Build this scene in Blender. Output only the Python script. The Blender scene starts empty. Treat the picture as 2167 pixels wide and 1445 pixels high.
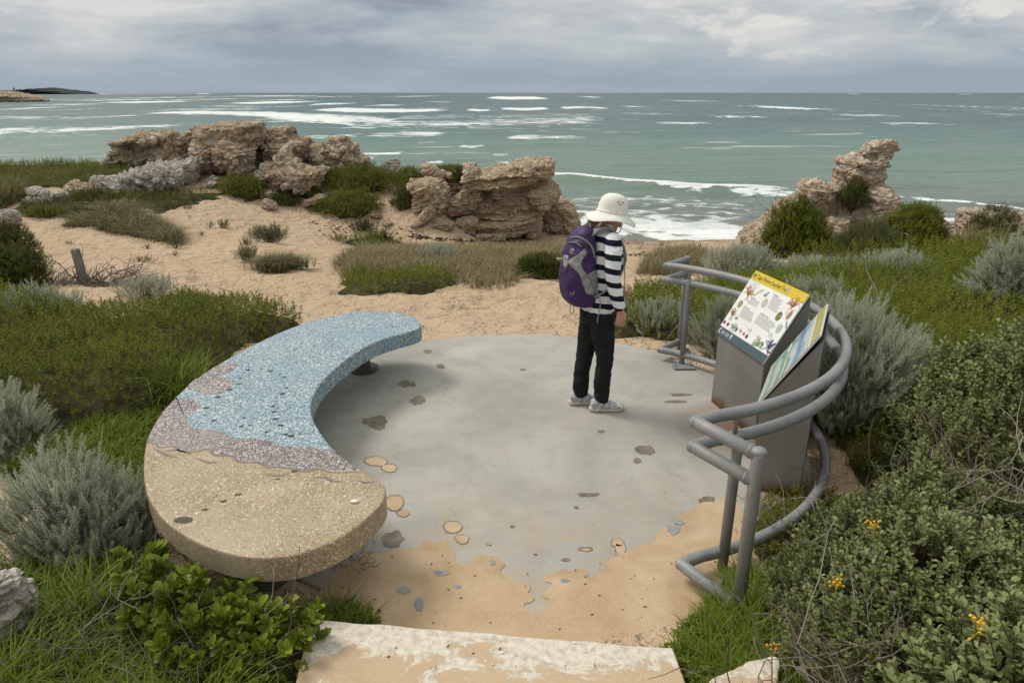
import bpy, bmesh, math
import numpy as np
from mathutils import Vector, Matrix
C = bpy.context.scene.collection
SC = bpy.context.scene
# ------------------------------------------------------------------ camera, world, sun, exposure
FPX, CAMH = 1450.0, 2.36
TH = math.atan(526 / FPX)
cam_d = bpy.data.cameras.new('camera'); cam = bpy.data.objects.new('camera', cam_d); C.objects.link(cam)
cam.location = (0, 0, CAMH); cam.rotation_euler = (math.pi / 2 - TH, 0, 0)
cam_d.sensor_width = 36; cam_d.lens = FPX / 2167 * 36; cam_d.clip_end = 60000; cam_d.clip_start = 0.05
SC.camera = cam
SC.view_settings.view_transform = 'Standard'; SC.view_settings.look = 'None'
SC.view_settings.exposure = 0.18; SC.view_settings.gamma = 1.0
SUN_EL, SUN_AZ = math.radians(52), math.radians(-62)      # azimuth from +Y, negative = left
sd = Vector((math.sin(SUN_AZ) * math.cos(SUN_EL), math.cos(SUN_AZ) * math.cos(SUN_EL), math.sin(SUN_EL)))
sun_d = bpy.data.lights.new('sun', 'SUN'); sun_d.energy = 1.9; sun_d.angle = math.radians(18); sun_d.color = (1, .95, .87)
sun = bpy.data.objects.new('sun', sun_d); C.objects.link(sun); sun.location = sd * 30
sun.rotation_euler = (-sd).to_track_quat('-Z', 'Y').to_euler()

class NT:
    """small node-tree helper"""
    def __init__(s, tree): s.t = tree; s.n = tree.nodes; s.l = tree.links
    def new(s, typ, **kw):
        nd = s.n.new(typ)
        for k, v in kw.items(): setattr(nd, k, v)
        return nd
    def put(s, sock, v):
        if hasattr(v, 'links') or isinstance(v, bpy.types.NodeSocket): s.l.new(v, sock)
        elif isinstance(v, (tuple, list)) and len(v) == 3 and sock.type == 'RGBA': sock.default_value = (*v, 1)
        else: sock.default_value = v
    def noise(s, vec, scale, detail=4, rough=.55, dist=0, out='Fac', dim='3D'):
        nd = s.new('ShaderNodeTexNoise', noise_dimensions=dim)
        if vec is not None: s.put(nd.inputs['Vector'], vec)
        nd.inputs['Scale'].default_value = scale; nd.inputs['Detail'].default_value = detail
        nd.inputs['Roughness'].default_value = rough; nd.inputs['Distortion'].default_value = dist
        return nd.outputs[out]
    def voro(s, vec, scale, feature='F1', out='Distance', rnd=1):
        nd = s.new('ShaderNodeTexVoronoi', feature=feature); s.put(nd.inputs['Vector'], vec)
        nd.inputs['Scale'].default_value = scale; nd.inputs['Randomness'].default_value = rnd
        return nd.outputs[out]
    def ramp(s, fac, stops, interp='LINEAR'):
        nd = s.new('ShaderNodeValToRGB'); nd.color_ramp.interpolation = interp
        e = nd.color_ramp.elements
        while len(e) < len(stops): e.new(.5)
        for k, (p, c) in zip(e, stops):
            k.position = p; k.color = (c, c, c, 1) if isinstance(c, (int, float)) else (*c, 1)
        s.put(nd.inputs['Fac'], fac); return nd.outputs['Color']
    def mix(s, fac, a, b, mode='MIX'):
        nd = s.new('ShaderNodeMix', data_type='RGBA', blend_type=mode)
        s.put(nd.inputs[0], fac); s.put(nd.inputs[6], a); s.put(nd.inputs[7], b); return nd.outputs[2]
    def math(s, op, a, b=0., c=0., clamp=False):
        nd = s.new('ShaderNodeMath', operation=op, use_clamp=clamp)
        s.put(nd.inputs[0], a); s.put(nd.inputs[1], b); s.put(nd.inputs[2], c); return nd.outputs[0]
    def mapr(s, v, a, b, c=0., d=1.):
        nd = s.new('ShaderNodeMapRange'); s.put(nd.inputs[0], v)
        for i, q in enumerate((a, b, c, d)): nd.inputs[1 + i].default_value = q
        return nd.outputs[0]
    def vmul(s, vec, m):
        nd = s.new('ShaderNodeVectorMath', operation='MULTIPLY'); s.put(nd.inputs[0], vec); nd.inputs[1].default_value = m
        return nd.outputs[0]
    def vadd(s, vec, m):
        nd = s.new('ShaderNodeVectorMath', operation='ADD'); s.put(nd.inputs[0], vec); s.put(nd.inputs[1], m)
        return nd.outputs[0]
    def bump(s, h, strength=.5, dist=.02, nrm=None):
        nd = s.new('ShaderNodeBump'); s.put(nd.inputs['Height'], h)
        nd.inputs['Strength'].default_value = strength; nd.inputs['Distance'].default_value = dist
        if nrm is not None: s.put(nd.inputs['Normal'], nrm)
        return nd.outputs['Normal']
    def attr(s, name):
        return s.new('ShaderNodeAttribute', attribute_name=name).outputs['Fac']
    def pos(s): return s.new('ShaderNodeNewGeometry').outputs['Position']
    def obj(s): return s.new('ShaderNodeTexCoord').outputs['Object']

# world: Nishita sky behind procedural broken overcast
world = bpy.data.worlds.new('World'); SC.world = world; world.use_nodes = True
w = NT(world.node_tree); w.n.clear()
sky = w.new('ShaderNodeTexSky', sky_type='NISHITA', sun_disc=False)
sky.sun_elevation = SUN_EL; sky.sun_rotation = SUN_AZ; sky.altitude = 10; sky.dust_density = .3; sky.ozone_density = 1.5
dirv = w.new('ShaderNodeTexCoord').outputs['Generated']
sx = w.new('ShaderNodeSeparateXYZ'); w.put(sx.inputs[0], dirv)
el = sx.outputs['Z']
den = w.math('ADD', w.math('MAXIMUM', el, 0.0), 0.075)
cv = w.new('ShaderNodeCombineXYZ')
w.put(cv.inputs[0], w.math('DIVIDE', sx.outputs['X'], den)); w.put(cv.inputs[1], w.math('DIVIDE', sx.outputs['Y'], den))
plane = cv.outputs[0]
n1 = w.noise(w.vmul(w.vadd(dirv, (1.7, .4, 0)), (.9, .9, 6.5)), 2.1, 8, .57, .35)
n2 = w.noise(w.vmul(w.vadd(dirv, (3.1, 7.7, 0)), (1., 1., 3.6)), 5.5, 8, .6, .3)
lft = w.math('MULTIPLY', sx.outputs['X'], -.04)
cov = w.ramp(w.math('ADD', w.math('ADD', w.math('MULTIPLY', n1, .68), w.math('MULTIPLY', n2, .32)), lft), [(.40, .0), (.60, 1.)])
# cloud radiance: slate undersides to pale tops
ccol = w.ramp(cov, [(0, (.22, .26, .305)), (.35, (.32, .365, .405)), (.7, (.44, .46, .47)), (1., (.57, .565, .55))])
horizon = w.ramp(el, [(0, (.27, .325, .38)), (.045, (.29, .345, .395)), (.14, (.31, .36, .41))])
lowmix = w.ramp(el, [(.0, .12), (.03, .35), (.07, .95), (.2, 1.)])
ccol = w.mix(lowmix, horizon, ccol)
# brighter cloud overhead
over = w.ramp(el, [(.1, (1., 1., 1.)), (.5, (1.75, 1.66, 1.5)), (1, (2.0, 1.88, 1.66))])
ccol = w.mix(1.0, ccol, over, 'MULTIPLY')
# blue gaps, mostly right of the view, and white cumulus puffs
gap = w.noise(w.vmul(w.vadd(dirv, (1.3, .2, .4)), (1., 1., 3.)), 5.2, 6, .55, .2)
gapm = w.math('MULTIPLY', w.ramp(gap, [(.47, 0.), (.60, 1.)]), w.ramp(sx.outputs['X'], [(-.15, .1), (.3, 1.)]))
gapm = w.math('MULTIPLY', gapm, w.ramp(el, [(.035, 0.), (.06, 1.)]))
bgs = w.new('ShaderNodeBackground'); w.put(bgs.inputs['Color'], sky.outputs['Color']); bgs.inputs['Strength'].default_value = .075
bgc = w.new('ShaderNodeBackground'); w.put(bgc.inputs['Color'], ccol); bgc.inputs['Strength'].default_value = 1.1
puff = w.noise(w.vmul(w.vadd(dirv, (5.5, 1.2, .1)), (1., 1., 2.4)), 8.0, 8, .6, .3)
pm = w.math('MULTIPLY', w.ramp(puff, [(.50, 0.), (.60, 1.)]), w.ramp(sx.outputs['X'], [(.05, .0), (.28, 1.)]))
pm = w.math('MULTIPLY', pm, w.ramp(el, [(.03, 0.), (.05, 1.), (.09, 1.), (.13, .3)]))
bgp = w.new('ShaderNodeBackground'); w.put(bgp.inputs['Color'], (.72, .69, .65)); bgp.inputs['Strength'].default_value = 1.0
ms = w.new('ShaderNodeMixShader'); w.put(ms.inputs[0], w.math('MULTIPLY', gapm, .55)); w.l.new(bgc.outputs[0], ms.inputs[1]); w.l.new(bgs.outputs[0], ms.inputs[2])
ms2 = w.new('ShaderNodeMixShader'); w.put(ms2.inputs[0], w.math('MULTIPLY', pm, .75)); w.l.new(ms.outputs[0], ms2.inputs[1]); w.l.new(bgp.outputs[0], ms2.inputs[2])
wo = w.new('ShaderNodeOutputWorld'); w.l.new(ms2.outputs[0], wo.inputs[0])

# ------------------------------------------------------------------ projection helpers (photo pixel -> point in the place)
ct, st = math.cos(TH), math.sin(TH)
def ray(u, v):
    x = (u - 1083.5) / FPX; y = -(v - 722.5) / FPX
    return np.array((x, ct + y * st, -st + y * ct))
def onz(u, v, z=0.):
    d = ray(u, v); t = (z - CAMH) / d[2]; return np.array((d[0] * t, d[1] * t, z))
def ony(u, v, y):
    d = ray(u, v); t = y / d[1]; return np.array((d[0] * t, y, CAMH + d[2] * t))
# ------------------------------------------------------------------ noise
def _h(ix, iy, iz, s):
    n = (ix.astype(np.int64) * 374761393 + iy.astype(np.int64) * 668265263 + iz.astype(np.int64) * 1440662683 + s * 974634777) & 0xFFFFFFFF
    n = ((n ^ (n >> 13)) * 1274126177) & 0xFFFFFFFF
    n = ((n ^ (n >> 15)) * 2246822519) & 0xFFFFFFFF
    return ((n ^ (n >> 16)) & 0xFFFFFF) / float(0xFFFFFF)
def vn(p, s=0):
    i = np.floor(p); f = p - i; f = f * f * f * (f * (f * 6 - 15) + 10); i = i.astype(np.int64)
    r = 0
    for a in (0, 1):
        for b in (0, 1):
            for c in (0, 1):
                r = r + _h(i[:, 0] + a, i[:, 1] + b, i[:, 2] + c, s) * (f[:, 0] if a else 1 - f[:, 0]) * (f[:, 1] if b else 1 - f[:, 1]) * (f[:, 2] if c else 1 - f[:, 2])
    return r
def fbm(p, octv=4, s=0, gain=.5):
    r = 0; a = 1; t = 0
    for k in range(octv):
        r = r + a * vn(p * 2.03 ** k + 11.3 * k, s + k); t += a; a *= gain
    return r / t
def worley(p, s=0):
    i = np.floor(p).astype(np.int64); f1 = np.full(len(p), 9.); f2 = f1.copy(); cid = np.zeros(len(p))
    for a in (-1, 0, 1):
        for b in (-1, 0, 1):
            for c in (-1, 0, 1):
                q = i + (a, b, c); h = [_h(q[:, 0], q[:, 1], q[:, 2], s + k) for k in (0, 17, 31)]
                d = np.sqrt(((q + np.stack(h, -1) - p) ** 2).sum(-1)); r = _h(q[:, 0], q[:, 1], q[:, 2], s + 53)
                n = d < f1; f2 = np.where(n, f1, np.minimum(f2, d)); cid = np.where(n, r, cid); f1 = np.where(n, d, f1)
    return f1, f2, cid
def n2(x, y, sc, octv=3, s=0):
    return fbm(np.stack([x * sc, y * sc, np.zeros_like(x) + .5], -1), octv, s)
# ------------------------------------------------------------------ mesh helpers
class Geo:
    def __init__(s): s.V = []; s.F = []; s.R = []; s.n = 0
    def add(s, V, F, mi=0, r=.5):
        V = np.asarray(V, float).reshape(-1, 3)
        for f in (F if isinstance(F, list) and len(F) and isinstance(F[0], np.ndarray) else [F]):
            if isinstance(f, np.ndarray): s.F.append((f + s.n, mi))
            else:
                for q in f: s.F.append((np.array([q], int) + s.n, mi))
        s.V.append(V); s.R.append(np.broadcast_to(np.asarray(r, float), (len(V),))); s.n += len(V)
        return s
    def mesh(s, name, smooth=False):
        me = bpy.data.meshes.new(name)
        V = np.concatenate(s.V); me.vertices.add(len(V)); me.vertices.foreach_set('co', V.ravel())
        lo = np.concatenate([f.ravel() for f, _ in s.F]); tot = np.concatenate([np.full(len(f), f.shape[1]) for f, _ in s.F])
        mi = np.concatenate([np.full(len(f), m) for f, m in s.F])
        me.loops.add(len(lo)); me.loops.foreach_set('vertex_index', lo.astype(np.int32))
        me.polygons.add(len(tot)); me.polygons.foreach_set('loop_start', np.concatenate([[0], np.cumsum(tot)[:-1]]).astype(np.int32))
        me.polygons.foreach_set('material_index', mi.astype(np.int32))
        me.polygons.foreach_set('use_smooth', np.full(len(tot), smooth))
        at = me.attributes.new('rnd', 'FLOAT', 'POINT'); at.data.foreach_set('value', np.concatenate(s.R).astype(np.float32))
        me.update(calc_edges=True); me.validate(); return me
    def obj(s, name, mats, parent=None, smooth=False):
        o = bpy.data.objects.new(name, s.mesh(name, smooth)); C.objects.link(o)
        for m in (mats if isinstance(mats, (list, tuple)) else [mats]): o.data.materials.append(m)
        if parent: o.parent = parent
        return o
def tag(o, label=None, cat=None, group=None, kind=None):
    if label: o['label'] = label
    if cat: o['category'] = cat
    if group: o['group'] = group
    if kind: o['kind'] = kind
    return o
def empty(name, loc, label, cat, rz=0, group=None):
    o = bpy.data.objects.new(name, None); C.objects.link(o); o.location = loc; o.rotation_euler = (0, 0, rz); o.empty_display_size = .1
    return tag(o, label, cat, group)
def norm(a): return a / np.maximum(np.linalg.norm(a, axis=-1, keepdims=True), 1e-9)
def catmull(P, n=6, closed=False):
    P = np.asarray(P, float); N = len(P); out = []
    for i in range(N if closed else N - 1):
        a, b, c, d = (P[(i - 1) % N], P[i], P[(i + 1) % N], P[(i + 2) % N]) if closed else (P[max(i - 1, 0)], P[i], P[i + 1], P[min(i + 2, N - 1)])
        for t in np.linspace(0, 1, n, endpoint=False):
            out.append(.5 * (2 * b + (c - a) * t + (2 * a - 5 * b + 4 * c - d) * t * t + (3 * b - a - 3 * c + d) * t ** 3))
    if not closed: out.append(P[-1])
    return np.array(out)
def tube(P, r, k=8, cap=True, closed=False, flat=1.0):
    P = np.asarray(P, float); n = len(P); r = np.broadcast_to(np.asarray(r, float), (n,))
    T = norm(np.roll(P, -1, 0) - np.roll(P, 1, 0)) if closed else norm(np.gradient(P, axis=0))
    ref = np.array((0, 0, 1.)) if abs(T[0][2]) < .9 else np.array((1., 0, 0))
    u = norm(np.cross(T[0], ref)); V = []
    a = np.arange(k) / k * 2 * np.pi
    for i in range(n):
        u = norm(u - T[i] * np.dot(u, T[i])); w_ = np.cross(T[i], u)
        V.append(P[i] + r[i] * (np.cos(a)[:, None] * u + flat * np.sin(a)[:, None] * w_))
    V = np.concatenate(V); j = np.arange(k); F = []
    for i in range(n if closed else n - 1):
        A = i * k; B = ((i + 1) % n) * k
        F.append(np.stack([A + j, A + (j + 1) % k, B + (j + 1) % k, B + j], -1))
    F = [np.concatenate(F)]
    if cap and not closed: F += [np.array([np.arange(k)[::-1]]), np.array([np.arange(k) + (n - 1) * k])]
    return V, F
def loft(rings, k=24):
    """rings: (center, uvec, vvec[, power]); closed ends"""
    a = np.arange(k) / k * 2 * np.pi; V = []
    for rg in rings:
        c, u, v_ = (np.array(q, float) for q in rg[:3]); p = rg[3] if len(rg) > 3 else 1.0
        ca = np.sign(np.cos(a)) * abs(np.cos(a)) ** p; sa = np.sign(np.sin(a)) * abs(np.sin(a)) ** p
        V.append(c + ca[:, None] * u + sa[:, None] * v_)
    n = len(V); j = np.arange(k); F = [np.concatenate([np.stack([i * k + j, i * k + (j + 1) % k, (i + 1) * k + (j + 1) % k, (i + 1) * k + j], -1) for i in range(n - 1)])]
    F += [np.array([np.arange(k)[::-1]]), np.array([np.arange(k) + (n - 1) * k])]
    return np.concatenate(V), F
def ell(c, r, k=16, m=10, R=None):
    rings = []
    c = np.array(c, float)
    th = np.linspace(-np.pi / 2 + .12, np.pi / 2 - .12, m)
    V, F = loft([((0, 0, math.sin(t) * r[2]), (math.cos(t) * r[0], 0, 0), (0, math.cos(t) * r[1], 0)) for t in th], k)
    if R is not None: V = V @ np.array(R).T
    return V + c, F
def box(c, s, R=None):
    V = np.array([(x, y, z) for x in (-.5, .5) for y in (-.5, .5) for z in (-.5, .5)]) * np.array(s)
    if R is not None: V = V @ np.array(R).T
    return V + np.array(c), np.array([(0, 1, 3, 2), (4, 6, 7, 5), (0, 4, 5, 1), (2, 3, 7, 6), (0, 2, 6, 4), (1, 5, 7, 3)])
def prism(poly, z0, z1, inset=0, bev=None):
    """vertical prism from a 2D polygon (counter-clockwise or not), optional small bevel on flagged verts"""
    P = np.asarray(poly, float)[:, :2]; n = len(P)
    if np.sum(P[:, 0] * np.roll(P[:, 1], -1) - P[:, 1] * np.roll(P[:, 0], -1)) < 0:
        P = P[::-1]; bev = None if bev is None else bev[::-1]
    rows = [np.c_[P, np.full(n, z0)]]
    if bev is not None:
        T = norm(np.roll(P, -1, 0) - np.roll(P, 1, 0)); N = np.c_[-T[:, 1], T[:, 0]] * np.asarray(bev, float)[:, None]
        for dz, di in ((.012, 0), (.0035, .0035), (0, .012)): rows.append(np.c_[P + N * di, np.full(n, z1 - dz)])
    else: rows.append(np.c_[P, np.full(n, z1)])
    V = np.concatenate(rows); j = np.arange(n); F = []
    for i in range(len(rows) - 1): F.append(np.stack([i * n + j, i * n + (j + 1) % n, (i + 1) * n + (j + 1) % n, (i + 1) * n + j], -1))
    return V, [np.concatenate(F), np.array([j[::-1]]), np.array([(len(rows) - 1) * n + j])]
def remesh(G, voxel, smooth=0):
    o = G.obj('tmp', []); m = o.modifiers.new('r', 'REMESH'); m.mode = 'VOXEL'; m.voxel_size = voxel
    if smooth:
        s_ = o.modifiers.new('s', 'SMOOTH'); s_.iterations = smooth; s_.factor = .5
    dg = bpy.context.evaluated_depsgraph_get(); dg.update()
    me = bpy.data.meshes.new_from_object(o.evaluated_get(dg)); bpy.data.objects.remove(o)
    return me
def meshnp(me):
    V = np.empty(len(me.vertices) * 3); me.vertices.foreach_get('co', V)
    N = np.empty(len(me.vertices) * 3); me.vertices.foreach_get('normal', N)
    return V.reshape(-1, 3), N.reshape(-1, 3)
def link(me, name, mats, parent=None, smooth=True):
    o = bpy.data.objects.new(name, me); C.objects.link(o)
    for m in (mats if isinstance(mats, (list, tuple)) else [mats]): me.materials.append(m)
    me.polygons.foreach_set('use_smooth', np.full(len(me.polygons), smooth)); me.update()
    if parent: o.parent = parent
    return o
# ------------------------------------------------------------------ materials
def mat(name, rough=.8, spec=.3):
    m = bpy.data.materials.new(name); m.use_nodes = True; b = m.node_tree.nodes['Principled BSDF']
    b.inputs['Roughness'].default_value = rough; b.inputs['Specular IOR Level'].default_value = spec
    return m, NT(m.node_tree), b
def plain(name, col, rough=.7, spec=.3, var=.15, sc=20, bump=.15, bd=.004, metal=0):
    m, t, b = mat(name, rough, spec); p = t.obj()
    f = t.noise(p, sc, 5); lo = tuple(c * (1 - var) for c in col); hi = tuple(min(1, c * (1 + var)) for c in col)
    t.put(b.inputs['Base Color'], t.ramp(f, [(.3, lo), (.7, hi)])); b.inputs['Metallic'].default_value = metal
    if bump: t.put(b.inputs['Normal'], t.bump(t.noise(p, sc * 3, 4), bump, bd))
    return m
def leafmat(name, stops, rough=.5, trans=.3, spec=.14):
    m, t, b = mat(name, rough, spec)
    col = t.ramp(t.attr('rnd'), stops); t.put(b.inputs['Base Color'], col)
    tr = t.new('ShaderNodeBsdfTranslucent'); t.put(tr.inputs['Color'], col)
    mx = t.new('ShaderNodeMixShader'); mx.inputs[0].default_value = trans
    t.l.new(b.outputs[0], mx.inputs[1]); t.l.new(tr.outputs[0], mx.inputs[2])
    t.l.new(mx.outputs[0], t.n['Material Output'].inputs['Surface'])
    return m
BR = (.075, .05, .032)
M_green = leafmat('green_leaf', [(0, BR), (.08, (.08, .06, .022)), (.14, (.065, .075, .010)), (.45, (.12, .145, .014)), (.75, (.185, .20, .024)), (1, (.26, .24, .045))], .45)
M_dkgreen = leafmat('dark_green_leaf', [(0, BR), (.1, (.06, .052, .018)), (.3, (.058, .066, .012)), (.7, (.10, .115, .02)), (1, (.17, .165, .04))], .5)
M_bright = leafmat('bright_green_leaf', [(0, BR), (.12, (.085, .105, .012)), (.5, (.155, .185, .018)), (.9, (.23, .25, .035)), (1, (.30, .28, .065))], .45)
M_silver = leafmat('silver_leaf', [(0, (.2, .16, .11)), (.1, (.30, .31, .215)), (.5, (.50, .53, .40)), (1, (.70, .72, .60))], .85, .35, .06)
M_salt = leafmat('salt_leaf', [(0, (.10, .06, .04)), (.08, (.09, .075, .03)), (.2, (.085, .105, .03)), (.55, (.16, .19, .065)), (.97, (.31, .335, .155)), (1, (.50, .38, .04))], .65, .2, .2)
M_succ = leafmat('succulent_leaf', [(0, (.12, .08, .05)), (.1, (.09, .105, .012)), (.5, (.145, .19, .015)), (.9, (.23, .28, .03)), (1, (.32, .24, .06))], .4, .25, .25)
M_grass = leafmat('grass_blade', [(0, (.16, .12, .06)), (.1, (.105, .135, .02)), (.5, (.155, .21, .025)), (.9, (.24, .30, .05)), (1, (.38, .32, .15))], .5, .35)
M_dry = leafmat('dry_grass_blade', [(0, (.10, .075, .05)), (.3, (.19, .155, .085)), (.65, (.28, .235, .14)), (.8, (.13, .15, .05)), (1, (.34, .29, .19))], .8, .25, .1)
M_mix = leafmat('mixed_grass_blade', [(0, (.10, .075, .05)), (.35, (.15, .145, .055)), (.7, (.25, .225, .11)), (1, (.34, .29, .17))], .8, .25, .1)
M_twig = leafmat('dead_twig', [(0, (.09, .07, .055)), (.5, (.17, .14, .115)), (1, (.30, .265, .23))], .9, 0, .1)
M_core = plain('leaf_litter', (.075, .066, .034), .95, .05, .5, 9, .8, .03)
M_core_s = plain('grey_litter', (.15, .15, .11), .95, .05, .4, 9, .8, .03)

def sandy(t, b, p, c1, c2, c3):
    big = t.noise(p, .55, 5, .6, .4); mid = t.noise(p, 7, 5, .65); fine = t.noise(p, 160, 3, .7)
    col = t.ramp(big, [(.3, c1), (.7, c2)]); col = t.mix(t.ramp(mid, [(.5, 0.), (.8, .55)]), col, c3)
    return t.mix(.5, col, t.ramp(fine, [(.2, .55), (.5, 1.), (.8, 1.35)]), 'MULTIPLY')
SAND1, SAND2, SAND3 = (.53, .39, .26), (.59, .445, .31), (.455, .325, .21)
def sand_mat(name, wet=False, foot=True, cs=None):
    m, t, b = mat(name, .95, .12); p = t.pos(); col = sandy(t, b, p, *(cs or (SAND1, SAND2, SAND3)))
    if cs:
        col = t.mix(t.ramp(t.noise(t.vadd(p, (3, 3, 0)), 2.6, 6, .65, .5), [(.40, 0.), (.66, .6)]), col, (.58, .45, .32)); col = t.mix(t.ramp(t.noise(t.vadd(p, (8, 1, 0)), 1.8, 5, .6, .5), [(.5, 0.), (.7, .5)]), col, (.26, .165, .09))
        gr = t.voro(p, 38.); col = t.mix(t.ramp(gr, [(.06, .8), (.11, 0.)]), col, (.70, .62, .5)); col = t.mix(t.ramp(t.voro(t.vadd(p, (5, 5, 5)), 26.), [(.045, .8), (.08, 0.)]), col, (.12, .08, .05))
    if wet:
        s = t.new('ShaderNodeSeparateXYZ'); t.put(s.inputs[0], p)
        z = t.math('ADD', s.outputs[2], t.math('MULTIPLY', t.noise(p, .5, 4), .16))
        wf = t.mapr(z, -2.34, -2.47); col = t.mix(t.math('MULTIPLY', wf, .9), col, (.235, .155, .095))
        t.put(b.inputs['Roughness'], t.mapr(wf, 0, 1, .95, .32))
        # dark crumbs of dry weed
        k = t.math('MULTIPLY', t.ramp(t.voro(t.vmul(p, (1, 2.2, 1)), 5.5), [(.05, 1.), (.085, 0.)]), t.ramp(t.noise(p, .9, 3), [(.52, 0.), (.6, 1.)]))
        col = t.mix(t.math('MULTIPLY', k, .75), col, (.09, .065, .045))
    t.put(b.inputs['Base Color'], col)
    h = t.math('ADD', t.noise(p, 5.5, 3, .5, .6), t.math('MULTIPLY', t.noise(p, 22, 3, .6), .35))
    h2 = t.voro(p, 3.2, 'SMOOTH_F1'); nrm = None
    if foot: nrm = t.bump(t.math('ADD', h, t.math('MULTIPLY', h2, .8)), 1., .17)
    t.put(b.inputs['Normal'], t.bump(t.noise(p, 120, 3), .5, .006, nrm)); return m
M_sand = sand_mat('dune_sand', True)
M_drift = sand_mat('drifted_sand', False, False, ((.42, .295, .18), (.48, .345, .215), (.36, .245, .145)))
# ------------------------------------------------------------------ terrain
CP = [onz(*q) for q in [(178, 600, -.35), (50, 480, -.8), (250, 520, -.9), (400, 425, -.7), (600, 430, -1.1), (600, 520, -1.15), (500, 600, -.55),
      (700, 640, -.3), (1050, 650, -.3), (750, 470, -1.6), (870, 500, -1.95), (1000, 500, -2.22), (1200, 505, -2.45), (1500, 512, -2.47), (1400, 560, -1.5),
      (1000, 540, -1.5), (1180, 590, -.85), (1330, 650, -.3), (1550, 540, -1.6), (1700, 540, -1.5), (1750, 590, -.75), (2000, 540, -1.2), (2130, 515, -1.3),
      (100, 400, -.35), (300, 372, -.3), (100, 350, -.2), (-100, 350, -.15), (-100, 420, -.5), (2300, 520, -1.2), (1000, 450, -1.9)]]
CP += [ony(*q) for q in [(318, 362, 25.5), (523, 378, 24.2), (605, 404, 24.), (710, 369, 26.), (269, 415, 21.7), (1032, 501, 23.3), (919, 441, 22.6), (1770, 507, 19.8), (1595, 537, 20.3), (2073, 507, 19.2), (1900, 505, 20.), (780, 400, 25.), (860, 420, 24.)]]
CP += [np.array(q, float) for q in [(-2.6, 3, .06), (-3.2, 2, .22), (-2, 2, .2), (-1.3, 2.3, .08), (2, 2, .25), (3, 3, .2), (3.2, 4.6, .08), (0, 1.9, .1), (0, 0, .72), (3, 0, .8), (-3, 0, .75), (0, -3, 1.1), (-5, -2, 1.), (5, -2, 1.),
      (-4, 6, .0), (-2.4, 4.2, 0), (-1.2, 6.4, -.03), (0, 6.9, -.04), (1.2, 6.9, -.05), (2.4, 5.5, 0), (2.4, 3.6, .02), (0, 2.5, 0), (.9, 2.5, .02), (-.8, 2.5, .02), (4, 8.5, -.35), (6, 6, .05), (9, 9, -.1), (-7, 6, .1),
      (-15, 37, -3.3), (-6, 36, -3.2), (0, 31, -3.2), (6, 27.5, -3.2), (13, 27, -3.1), (22, 26, -3.1), (-28, 40, -3.2), (-40, 30, -1), (-30, 20, .1), (30, 20, -.8), (-25, 5, .8), (25, 5, .8), (40, 30, -4), (0, 62, -6), (-40, 62, -6), (40, 62, -6)]]
CP = np.array(CP)
def _phi(d2): return .5 * d2 * np.log(d2 + 1e-6)
_d = ((CP[:, None, :2] - CP[None, :, :2]) ** 2).sum(-1); _n = len(CP)
_A = np.zeros((_n + 3, _n + 3)); _A[:_n, :_n] = _phi(_d) + np.eye(_n) * .04; _A[:_n, _n] = 1; _A[:_n, n_ := _n + 1] = CP[:, 0]; _A[:_n, _n + 2] = CP[:, 1]; _A[_n:, :_n] = _A[:_n, _n:].T
_W = np.linalg.solve(_A, np.concatenate([CP[:, 2], np.zeros(3)]))
def TZ(x, y):
    x = np.asarray(x, float); y = np.asarray(y, float); sh = x.shape; x = x.ravel(); y = y.ravel(); out = np.empty(len(x))
    for i in range(0, len(x), 20000):
        a, b = x[i:i + 20000], y[i:i + 20000]
        out[i:i + 20000] = _phi((a[:, None] - CP[:, 0]) ** 2 + (b[:, None] - CP[:, 1]) ** 2) @ _W[:_n] + _W[_n] + a * _W[_n + 1] + b * _W[_n + 2]
    return out.reshape(sh)
def ong(u, v, dz=0.):
    d = ray(u, v); ts = np.geomspace(1.2, 90, 700); f = CAMH + d[2] * ts - TZ(d[0] * ts, d[1] * ts) - dz
    k = np.argmax(f < 0) if (f < 0).any() else len(ts) - 1
    if k == 0: k = 1
    t = ts[k - 1] + (ts[k] - ts[k - 1]) * (f[k - 1] / (f[k - 1] - f[k] + 1e-9)); t = min(max(t, 1.2), 27.5 / d[1])
    return np.array((d[0] * t, d[1] * t, CAMH + d[2] * t))
PC, PR = np.array((.03, 4.65)), 2.08                         # the round concrete pad
SEA = -2.6
def terrain():
    ny, nx = 470, 520
    yy = np.concatenate([np.linspace(-4, 1.5, 22, endpoint=False), np.geomspace(1.5, 70, ny - 22)])
    s = np.linspace(-1, 1, nx); X = s[None, :] * (np.maximum(yy, 1)[:, None] * 1.15 + 3.5); Yv = np.repeat(yy[:, None], nx, 1)
    Z = TZ(X, Yv)
    r = np.hypot(X - PC[0], Yv - PC[1]); k = np.clip((r - (PR - .12)) / .1, 0, 1)
    near = np.clip((30 - Yv) / 6, 0, 1)
    Z = Z + near * ((n2(X.ravel(), Yv.ravel(), .8, 3, 4).reshape(X.shape) - .5) * .16 + (n2(X.ravel(), Yv.ravel(), 3.6, 3, 9).reshape(X.shape) - .5) * .10 - np.clip(.46 - n2(X.ravel(), Yv.ravel(), 2.7, 2, 17).reshape(X.shape), 0, 1) * .22) * np.clip((r - PR) / .8, 0, 1)
    Z = np.where(k < 1, np.minimum(Z, -.10) * (1 - k) + Z * k, Z)
    stp = (abs(X) < 1.3) & (Yv < 2.45) & (Yv > .4); Z = np.where(stp, np.minimum(Z, .05), Z)
    i = np.arange(ny - 1)[:, None] * nx + np.arange(nx - 1)[None, :]
    F = np.stack([i, i + 1, i + nx + 1, i + nx], -1).reshape(-1, 4)
    g = Geo().add(np.stack([X, Yv, Z], -1).reshape(-1, 3), F)
    return tag(g.obj('ground', M_sand, smooth=True), kind='structure')
terrain()
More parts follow.
